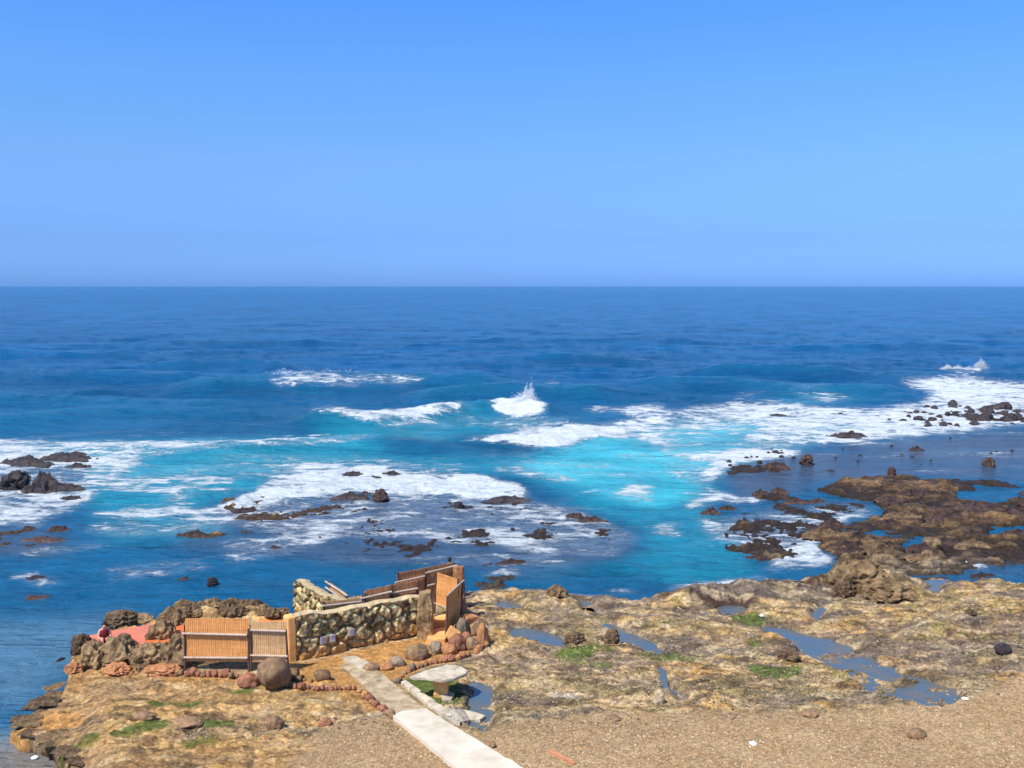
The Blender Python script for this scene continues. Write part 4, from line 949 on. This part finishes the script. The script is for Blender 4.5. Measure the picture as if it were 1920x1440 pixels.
for (x, y, w_, h_, kd, mt, lb) in LOOSE: stone('rock' if kd == 'crag' else 'stone', x, y, w_, h_, kd, mt, lb, 'rock' if kd == 'crag' else 'stone')
# craggy rocks that ring the left bath
CR = [(322, 1254, 52, 64, 'tall grey brown crag against the left end of the golden reed fence'),
      (272, 1254, 56, 44, 'square topped crag second from the reed fence'),
      (216, 1252, 62, 48, 'broad craggy block in the middle of the left rock ring'),
      (168, 1252, 46, 42, 'squat crag near the water end of the left rock ring'),
      (150, 1228, 34, 34, 'dark crag nearest the water in the left rock ring'),
      (192, 1226, 40, 20, 'dark red crag at the seaward lip of the red bath'),
      (296, 1212, 46, 46, 'dark hollowed crag above the square topped crag'),
      (250, 1216, 40, 16, 'low crag along the near edge of the red bath'),
      (318, 1186, 52, 38, 'pale rounded crag closing the right end of the red bath'),
      (224, 1176, 56, 26, 'green brown crag behind the red bath at the water edge'),
      (255, 1170, 44, 14, 'low dark wet rock beside the green brown crag'),
      (300, 1268, 60, 16, 'low orange stained rock at the foot of the tall crag'),
      (215, 1268, 46, 18, 'orange stained rock at the foot of the broad craggy block'),
      (135, 1262, 30, 16, 'small orange stained rock at the left water edge')]
for i, (x, y, w_, h_, lb) in enumerate(CR):
    stone('crag', x, y, w_ * 1.25, h_ * 1.08, 'crag', 'rust_stone' if 'orange' in lb else ('brown_rock' if i in (4, 5, 9) else 'crag_rock'), lb, 'rock', seed=i % 5 + 1)
for i in range(26):
    x = random.uniform(338, 548); y = random.uniform(1142, 1158); stone('crag', x, y, random.uniform(22, 46), random.uniform(11, 21), 'crag', random.choice(['crag_rock', 'crag_rock', 'brown_rock']),
        'low tan crag heaped on the headland behind the reed fence', 'rock', 'crags heaped behind the reed fence', random.randint(1, 5))
for i, (x, y) in enumerate(along([(112, 1285), (80, 1312), (40, 1345), (20, 1362), (60, 1385), (100, 1398), (130, 1420), (150, 1448)], 21)):
    w_ = random.uniform(30, 62); stone('crag', x + random.uniform(-4, 16), y + random.uniform(-5, 5), w_, w_ * random.uniform(.16, .26), 'spike', random.choice(['crag_rock', 'brown_rock']),
        'jagged low rock along the lower left waterline', 'rock', 'jagged rocks along the lower left waterline', random.randint(1, 5))
stone('crag', 1622, 1112, 104, 62, 'crag', 'crag_rock', 'tall tan crag standing at the water edge on the right', 'rock', seed=2)
stone('crag', 1672, 1126, 92, 34, 'crag', 'crag_rock', 'lower tan crag leaning on the right of the tall crag', 'rock', seed=4)
stone('crag', 1590, 1120, 50, 30, 'crag', 'brown_rock', 'low brown crag at the left foot of the tall crag', 'rock', seed=5)
stone('reef_boulder', 1754, 1030, 36, 26, 'worn', 'brown_rock', 'tan rounded boulder on the dark reef above the tall crag', 'boulder', seed=2)

# ------------------------------------------------------------------ bath water
def water_sheet(name, pts, z, colr, label=None):
    m, n, b = newmat(name); q_ = noise_node(n, 1.6, 5, .6)
    r_ = ramp(n, q_.outputs[0], [(.35, tuple(v * .8 for v in colr)), (.65, colr)]); n.links.new(r_.outputs[0], b.inputs['Base Color'])
    b.inputs['Roughness'].default_value = .2; b.inputs['Specular IOR Level'].default_value = .3; bump(n, b, noise_node(n, 4., 4, .6).outputs[0], .3, .03)
    bm = bmesh.new(); f = bm.faces.new([bm.verts.new((*G(x, y, z), z)) for x, y in pts]); f.normal_update()
    if f.normal.z < 0: f.normal_flip()
    return tag(frombm(name, bm, m), kind='structure')
water_sheet('bath_water', [(165, 1192), (225, 1180), (300, 1168), (345, 1164), (345, 1205), (300, 1225), (240, 1235), (180, 1225), (158, 1205)], 1.12, (.72, .20, .07))
water_sheet('bath_water', [(470, 1168), (520, 1150), (560, 1152), (600, 1164), (600, 1176), (545, 1176)], 1.06, (.78, .27, .08))

# ------------------------------------------------------------------ rocks in the surf
SEA = [(60, 930, 60, 34, 'second biggest black rock in the left surf'), (20, 922, 52, 40, 'round black rock cut by the left edge of the view'), (100, 926, 80, 26, 'long black rock trailing right in the left surf'),
       (76, 912, 50, 36, 'rough black rock behind the round one at the left'), (40, 876, 90, 24, 'long black rock ridge farthest out at the left'), (112, 866, 90, 20, 'low black ridge joining the long ridge at the left'),
       (140, 856, 34, 13, 'black knob at the seaward tip of the left ridge'), (140, 880, 40, 16, 'black rock ending the left ridge above the foam'), (128, 940, 40, 14, 'black rock nearest the shore in the left surf'),
       (104, 998, 44, 16, 'brown wet rock alone in blue water below the left surf'), (70, 1022, 90, 14, 'long brown wet rock just breaking the water at the left'), (50, 995, 30, 12, 'small reddish rock left of the lone brown rock'),
       (362, 1012, 66, 20, 'dark brown rock in the blue water above the reed fence'), (450, 962, 34, 12, 'dark rock with white water breaking round it left of centre'), (480, 975, 40, 9, 'low brown rock just right of the breaking white water'),
       (660, 893, 34, 13, 'black rock at the left of the cluster in the central foam'), (735, 892, 34, 12, 'black rock at the right of the cluster in the central foam'), (695, 898, 40, 6, 'flat black sliver between the two rocks in the central foam'),
       (655, 942, 70, 22, 'long jagged rock on the lower edge of the central foam'), (713, 944, 28, 24, 'dark brown knob standing right of the long jagged rock'), (683, 930, 26, 12, 'spiky little rock between the jagged rock and the brown knob'),
       (608, 966, 20, 9, 'small dark rock below the left end of the jagged rock'), (665, 963, 20, 8, 'small dark rock below the middle of the jagged rock'), (950, 944, 76, 16, 'long low rock at the right end of the central foam'),
       (860, 956, 18, 15, 'small dark rock in front of the central foam'), (924, 970, 20, 10, 'small dark rock below the long low rock'), (1078, 975, 40, 18, 'red brown rock on the seaward rim of the middle reef'),
       (1112, 982, 50, 16, 'red brown rock right beside the one on the middle reef rim'), (872, 998, 14, 6, 'tiny dark rock in the streaky water of the middle reef'), (920, 1020, 18, 7, 'tiny dark rock above the white curling streak'),
       (512, 1030, 22, 9, 'small brown rock in foam above the short sunlit wall'), (398, 1100, 20, 16, 'dark submerged rock before the left headland'), (345, 1088, 20, 9, 'reddish submerged rock left of the dark submerged one'),
       (60, 1124, 40, 8, 'faint brown rock under water at the lower left'), (110, 1242, 16, 12, 'small red rock in shallow water beside the left rock ring'), (62, 1086, 36, 7, 'dark rock ringed by foam at the left'),
       (1462, 783, 44, 9, 'flat dark rock leftmost in the far white water'), (1495, 784, 46, 5, 'thin dark sliver second in the far white water'), (1577, 783, 54, 9, 'flat dark rock rightmost of three in the far white water'),
       (1130, 795, 60, 8, 'thin dark rock under the far left breaker'), (1190, 783, 34, 11, 'small dark rock right of the thin one under the breaker'), (1598, 823, 70, 15, 'low grey mound of rock between white water and calm shallows'),
       (1458, 882, 44, 22, 'brown block on the narrow reef strip'), (1515, 873, 22, 22, 'dark upright rock standing in the calm shallows'), (1675, 892, 16, 16, 'small upright dark rock beside the brown reef'),
       (1721, 846, 24, 13, 'round dark rock far out in the calm shallows'), (1857, 876, 20, 17, 'dark rock standing at the right of the calm shallows'), (1446, 847, 18, 8, 'small black rock on the white rim of the shallows'),
       (1560, 884, 14, 5, 'tiny flat rock in the calm shallows'), (1335, 968, 36, 22, 'pointed reddish rock at the tip of the awash reef'), (1365, 960, 40, 16, 'broad reddish rock behind the pointed one at the tip of the awash reef'),
       (1428, 930, 30, 16, 'pointed brown rock in the awash reef'), (1462, 928, 32, 20, 'larger pointed brown rock right of its twin in the awash reef'), (1500, 950, 60, 18, 'long brown rock inside the awash reef'),
       (1535, 946, 34, 14, 'brown rock at the right of the awash reef'), (1528, 996, 36, 14, 'dark rock at the landward edge of the awash reef'), (1415, 1052, 44, 12, 'brown rock at the near foot of the awash reef'),
       (1850, 1088, 60, 14, 'dark rock in the channel between reef and shelf'), (960, 1062, 60, 14, 'red brown rock awash right of the tall slat fence'), (930, 1080, 50, 8, 'low red rock awash just above the shelf')]
for (x, y, w_, h_, lb) in SEA:
    br = any(k_ in lb for k_ in ('brown', 'red', 'tan'))
    o = stone('sea_rock', x, y, w_ * 1.15, h_, 'spike' if w_ > 1.3 * h_ else 'crag', 'brown_wet' if br else 'dark_rock', lb, 'rock', sea=True, sink=.3, seed=random.randint(1, 9) if w_ > 1.3 * h_ else None)
    if w_ > 1.3 * h_: o.location.z = -.04; o.scale = (o.scale.x, max(o.scale.x * .5, .4), h_ / ppm(o.location.y) * .95); o.rotation_euler.z = random.uniform(-.35, .35)
def scatter(region, nn, wmin, wmax, label, group, seed=1, asp=.55):
    rnd = random.Random(seed); xs = [p[0] for p in region]; ys = [p[1] for p in region]
    def inside(x, y):
        c_ = False
        for i in range(len(region)):
            (x1, y1), (x2, y2) = region[i], region[i - 1]
            if (y1 > y) != (y2 > y) and x < (x2 - x1) * (y - y1) / (y2 - y1) + x1: c_ = not c_
        return c_
    k_ = 0
    while k_ < nn:
        x, y = rnd.uniform(min(xs), max(xs)), rnd.uniform(min(ys), max(ys))
        if not inside(x, y): continue
        w_ = rnd.uniform(wmin, wmax); k_ += 1
        stone('sea_rock', x, y, w_, w_ * asp * rnd.uniform(.7, 1.2), 'block', 'dark_rock', label, 'rock', group, rnd.randint(1, 5), sea=True, sink=.35)
for i in range(70):
    x = random.uniform(1540, 2100); y = random.uniform(905, 1050); p_ = Vector((*G(x, y, .3), 0)); hz = float(height(p_.x, p_.y)[0])
    if hz < .12: continue
    w_ = random.uniform(30, 90); o = stone('reef_crag', x, y, w_, 14, 'spike', random.choice(['brown_rock', 'brown_wet', 'brown_wet']), 'jagged brown rock ledge rising from the right reef', 'rock', 'jagged ledges of the right reef', random.randint(1, 9), pos=p_)
    o.location.z = hz - .12; o.scale = (o.scale.x, o.scale.x * .5, random.uniform(.35, .75)); o.rotation_euler.z = random.uniform(-.3, .3)
scatter([(1660, 792), (1720, 765), (1800, 757), (1840, 775), (1850, 798), (1740, 805)], 44, 6, 20, 'small black rock in the white water beside the far right reef', 'black rocks in the far right white water', 3)
scatter([(1800, 775), (1920, 762), (1960, 770), (1960, 800), (1860, 800)], 26, 12, 34, 'dark rock heaped on the far right reef', 'rocks heaped on the far right reef', 5, .45)
scatter([(600, 940), (980, 945), (1150, 990), (1000, 1010), (650, 1000)], 22, 5, 12, 'tiny dark rock poking through the streaky water over the middle reef', 'tiny rocks on the middle reef', 8)
scatter([(1350, 868), (1460, 846), (1500, 850), (1480, 874), (1370, 878)], 14, 5, 14, 'tiny black rock on the rim of the calm shallows', 'tiny rocks on the rim of the shallows', 9)
scatter([(1380, 975), (1560, 950), (1600, 985), (1450, 1040), (1380, 1020)], 16, 6, 16, 'small dark rock in the foaming water of the awash reef', 'small rocks in the awash reef', 10)
scatter([(1540, 830), (1900, 815), (1900, 880), (1560, 872)], 12, 5, 9, 'tiny dark stone scattered in the calm shallows', 'tiny stones in the calm shallows', 12)

# ------------------------------------------------------------------ small things on the shore
p1, p2 = P(1029, 1411), P(1078, 1434); bm = bmesh.new(); d_ = p2 - p1; box_bm(0, d_.length, -.06, .06, -.02, .07, .012, bm); o = frombm('driftwood_plank', bm, M['wood'], None, p1 + Vector((0, 0, .03)))
o.rotation_euler = (0, 0, math.atan2(d_.y, d_.x)); tag(o, 'reddish driftwood plank lying on the beach right of the path', 'plank')
def litter(px, py, s_, label):
    p = P(px, py); bm = rock_bm(px, 3, .9, .45)
    for v in bm.verts: v.co *= s_
    return tag(frombm('litter', bm, M['white'], None, p + Vector((0, 0, .03))), label, 'litter')
litter(1412, 1396, .13, 'scrap of white litter on the sandy beach'); litter(1810, 1312, .12, 'white scrap at the end of the long shallow pool')
litter(66, 1422, .12, 'white scrap on the lower left rocks'); litter(1428, 1155, .10, 'white scrap by the green algae on the right shelf')

# ------------------------------------------------------------------ people
def person(loc, joints, edges, radii, cloth, label, rz=0, hair=True, head=None):
    root = empty('person', loc, rz, label, 'person')
    me = bpy.data.meshes.new('body'); me.from_pydata([Vector(j) for j in joints], edges, [])
    o = mkobj('body', me, M['skin'], root); sk = o.modifiers.new('skin', 'SKIN')
    for i, r in enumerate(radii): me.skin_vertices[0].data[i].radius = r if isinstance(r, tuple) else (r, r)
    me.skin_vertices[0].data[0].use_root = True
    o.modifiers.new('sub', 'SUBSURF').levels = 2; o.modifiers['sub'].render_levels = 2
    hd = Vector(head); bm = bmesh.new(); bmesh.ops.create_icosphere(bm, subdivisions=3, radius=1)
    for v in list(bm.verts):
        x, y, z = v.co
        v.co = Vector((x * .088, y * .105, z * .115))
    bmesh.ops.delete(bm, geom=[v for v in bm.verts if v.co.z < .0 and v.co.y < .03 or v.co.z < -.07], context='VERTS')
    for v in bm.verts: v.co = v.co * (1.06 + .05 * mnoise.noise(v.co * 30)) + hd + Vector((0, .012, .01))
    frombm('hair', bm, M['hair'], root, smooth=True)
    for nm, bmx, mt in cloth: frombm(nm, bmx, M[mt], root, smooth=True)
    return root
def tube(pts, rs, seg=14, ybias=.75):
    bm = bmesh.new(); prev = None
    for p_, r in zip(pts, rs):
        ring = [bm.verts.new(Vector(p_) + Vector((math.cos(t * 2 * math.pi / seg) * r, math.sin(t * 2 * math.pi / seg) * r * ybias, 0))) for t in range(seg)]
        if prev:
            for k_ in range(seg): bm.faces.new((prev[k_], prev[(k_ + 1) % seg], ring[(k_ + 1) % seg], ring[k_]))
        prev = ring
    return bm
HANDJ = lambda w_, d: [Vector(w_) + Vector(d) * .08] + [Vector(w_) + Vector(d) * .16 + Vector((o_, 0, -.0)) for o_ in (-.03, -.01, .01, .03)] + [Vector(w_) + Vector(d) * .07 + Vector((0, -.05, 0))]
def figure(kind):
    if kind == 'stand':
        J = [(0, 0, .95), (0, 0, 1.2), (0, 0, 1.38), (0, -.01, 1.49), (0, -.03, 1.60), (0, -.02, 1.70),
             (-.18, 0, 1.40), (-.24, .02, 1.12), (-.22, -.06, .88), (.18, 0, 1.40), (.24, .02, 1.12), (.22, -.06, .88),
             (-.1, 0, .88), (-.11, -.02, .48), (-.11, .02, .08), (-.11, -.14, .03), (.1, 0, .88), (.11, -.02, .48), (.11, .02, .08), (.11, -.14, .03)]
        dl = (0, -.1, -1)
    else:
        J = [(0, 0, .12), (0, -.02, .36), (0, -.05, .54), (0, -.08, .64), (0, -.12, .74), (0, -.11, .83),
             (-.17, -.05, .55), (-.23, -.14, .32), (-.14, -.34, .30), (.17, -.05, .55), (.23, -.14, .32), (.14, -.34, .30),
             (-.1, -.04, .10), (-.13, -.40, .34), (-.12, -.56, .04), (-.12, -.72, .02), (.1, -.04, .10), (.13, -.40, .34), (.12, -.56, .04), (.12, -.72, .02)]
        dl = (.1, -1, -.2)
    R_ = [(.15, .11), (.14, .10), (.15, .10), .055, (.082, .10), (.07, .085), .06, .045, .032, .06, .045, .032, .095, .065, .042, .035, .095, .065, .042, .035]
    E = [(0, 1), (1, 2), (2, 3), (3, 4), (4, 5), (2, 6), (6, 7), (7, 8), (2, 9), (9, 10), (10, 11), (0, 12), (12, 13), (13, 14), (14, 15), (0, 16), (16, 17), (17, 18), (18, 19)]
    J = [Vector(j) for j in J]
    for wi in (8, 11):
        hj = HANDJ(J[wi], Vector(dl).normalized()); b0 = len(J); J += hj; R_ += [(.035, .018)] + [.009] * 4 + [.010]
        E += [(wi, b0)] + [(b0, b0 + 1 + i_) for i_ in range(4)] + [(b0, b0 + 5)]
    # nose
    J.append(J[4] + Vector((0, -.115, .0))); R_.append(.014); E.append((4, len(J) - 1))
    return J, E, R_
J, E, R_ = figure('stand'); sa = V(843, 1045, *back(3.8))
zt_ = sa.z - 1.78
towel = tube([(0, 0, .62), (0, 0, .8), (0, 0, .98), (0, 0, 1.02)], [.20, .205, .185, .175])
person((sa.x, sa.y, zt_), J, E, R_, [('towel', towel, 'white')], 'bather with black hair whose head shows above the tall slat fence', 2.6, head=(0, -.02, 1.66))
J, E, R_ = figure('sit'); pz = 1.05; gx_, gy_ = G(196, 1206, pz)
shirt = tube([(0, .0, .04), (0, -.0, .15), (0, -.02, .36), (0, -.04, .52), (0, -.06, .60)], [.20, .19, .18, .20, .10], ybias=.8)
person((gx_, gy_, pz), J, E, R_, [('wrap', shirt, 'maroon')], 'black haired bather in a maroon wrap sitting at the red bath', .5, head=(0, -.11, .78))

# ------------------------------------------------------------------ spray and pebbles (uncountable)
def spray(name, blobs, nn, seed, label_=None):
    rnd = np.random.RandomState(seed); k_ = nn * 2
    bi = rnd.randint(0, len(blobs), k_); c_ = np.array([list(b_[0]) for b_ in blobs])[bi]; r_ = np.array([b_[1] for b_ in blobs])[bi]
    q = rnd.normal(0, 1, (k_, 3)) * .62; q[:, 2] = np.abs(q[:, 2]) * 1.2; fan = 1 - .35 * np.clip(q[:, 2], 0, 2); q[:, 0] *= fan; q[:, 1] *= fan
    c_ = c_ + q * r_; s_ = rnd.uniform(.012, .045, k_)
    bm = bmesh.new(); bmesh.ops.create_icosphere(bm, subdivisions=1, radius=1); base = np.array([v.co[:] for v in bm.verts]); fc = np.array([[v.index for v in f.verts] for f in bm.faces]); bm.free()
    v = base[None] * s_[:, None, None] + c_[:, None]; fac = (fc[None] + np.arange(k_)[:, None, None] * len(base)).reshape(-1, 3)
    me = bpy.data.meshes.new(name); me.from_pydata(v.reshape(-1, 3).tolist(), [], fac.tolist()); return tag(mkobj(name, me, M['foam']), kind='stuff')
M['foam'] = rockmat('white_spray', [(.78, .8, .82), (.84, .85, .86)], 2, .1, .01)
def S(px, py, z): x, y = G(px, py, 0); return Vector((x, y, z))
spray('spray', [(S(975, 780, .8), (2.0, .6, .9)), (S(988, 778, 1.5), (.8, .4, .9)), (S(996, 778, 1.2), (.5, .4, 1.2)), (S(972, 779, 1.), (1.4, .5, .6)), (S(1008, 780, .8), (.9, .5, .5)), (S(945, 780, .6), (1.5, .5, .5))], 5000, 1)
spray('spray', [(S(x, 722 - abs(x - 600) * .04, 1.2), (2.2, .5, .35 + .3 * ((x * 7) % 3) / 3)) for x in range(530, 670, 14)] + [(S(x, 724, .9), (2., .5, .2)) for x in range(680, 770, 18)], 4500, 2)
spray('spray', [(S(1795, 704, .9), (1.2, .5, .35)), (S(1815, 704, .8), (1.4, .5, .3)), (S(1838, 701, 1.), (.9, .4, .8)), (S(1776, 704, 1.), (.9, .4, .4))], 4000, 3)
def pebbles(name, region, nn, smin, smax, seed, cols):
    rnd = np.random.RandomState(seed); xs = [p[0] for p in region]; ys = [p[1] for p in region]
    X_ = rnd.uniform(min(xs), max(xs), nn * 3); Y_ = rnd.uniform(min(ys), max(ys), nn * 3); ins = np.zeros(nn * 3, bool)
    for i in range(len(region)):
        (x1, y1), (x2, y2) = region[i], region[i - 1]
        if y1 == y2: continue
        ins ^= ((y1 > Y_) != (y2 > Y_)) & (X_ < (x2 - x1) * (Y_ - y1) / (y2 - y1) + x1)
    X_, Y_ = X_[ins][:nn], Y_[ins][:nn]
    gx1, gy1 = G(X_, Y_, .95); z1 = height(gx1, gy1)
    bm = bmesh.new(); bmesh.ops.create_icosphere(bm, subdivisions=1, radius=1); base = np.array([v.co[:] for v in bm.verts]); fc = np.array([[v.index for v in f.verts] for f in bm.faces]); bm.free()
    k_ = len(gx1); s_ = smin + (smax - smin) * rnd.rand(k_) ** 3
    an = rnd.rand(k_) * 6.28; sc_ = np.stack([s_ * rnd.uniform(.8, 1.4, k_), s_ * rnd.uniform(.6, 1.1, k_), s_ * rnd.uniform(.4, .8, k_)], 1)
    v = base[None] * (1 + .25 * (rnd.rand(k_, len(base), 1) - .5)) * sc_[:, None]
    vx = v[..., 0] * np.cos(an)[:, None] - v[..., 1] * np.sin(an)[:, None] + gx1[:, None]; vy = v[..., 0] * np.sin(an)[:, None] + v[..., 1] * np.cos(an)[:, None] + gy1[:, None]
    vz = v[..., 2] + z1[:, None] + s_[:, None] * .2
    fac = (fc[None] + np.arange(k_)[:, None, None] * len(base)).reshape(-1, 3)
    me = bpy.data.meshes.new(name); me.from_pydata(np.stack([vx, vy, vz], -1).reshape(-1, 3).tolist(), [], fac.tolist())
    cs = np.array(cols)[rnd.randint(0, len(cols), k_)] * rnd.uniform(.7, 1.15, (k_, 1)); cattr(me, 'col', np.repeat(cs, len(base), 0)); fattr(me, 'wet', np.zeros(k_ * len(base)))
    return tag(mkobj(name, me, M['masonry']), kind='stuff')
BC = [(.62, .43, .23), (.64, .45, .24), (.60, .41, .21), (.56, .36, .20), (.58, .42, .25), (.46, .31, .18), (.34, .22, .14), (.66, .53, .35), (.42, .35, .24), (.52, .28, .14)]
pebbles('beach_gravel', [(560, 1450), (610, 1400), (760, 1365), (900, 1405), (1100, 1360), (1560, 1345), (1820, 1320), (1925, 1270), (2050, 1260), (2050, 1480), (560, 1480)], 24000, .008, .034, 5, BC)
pebbles('shelf_rubble', [(160, 1420), (300, 1390), (560, 1340), (760, 1370), (900, 1240), (930, 1130), (1300, 1130), (1560, 1110), (2000, 1110), (2000, 1290), (1560, 1350), (900, 1390), (600, 1400)], 16000, .012, .055, 6,
        [(.16, .12, .09), (.24, .19, .15), (.30, .21, .12), (.36, .27, .15), (.26, .22, .12), (.44, .33, .19), (.5, .38, .22)])
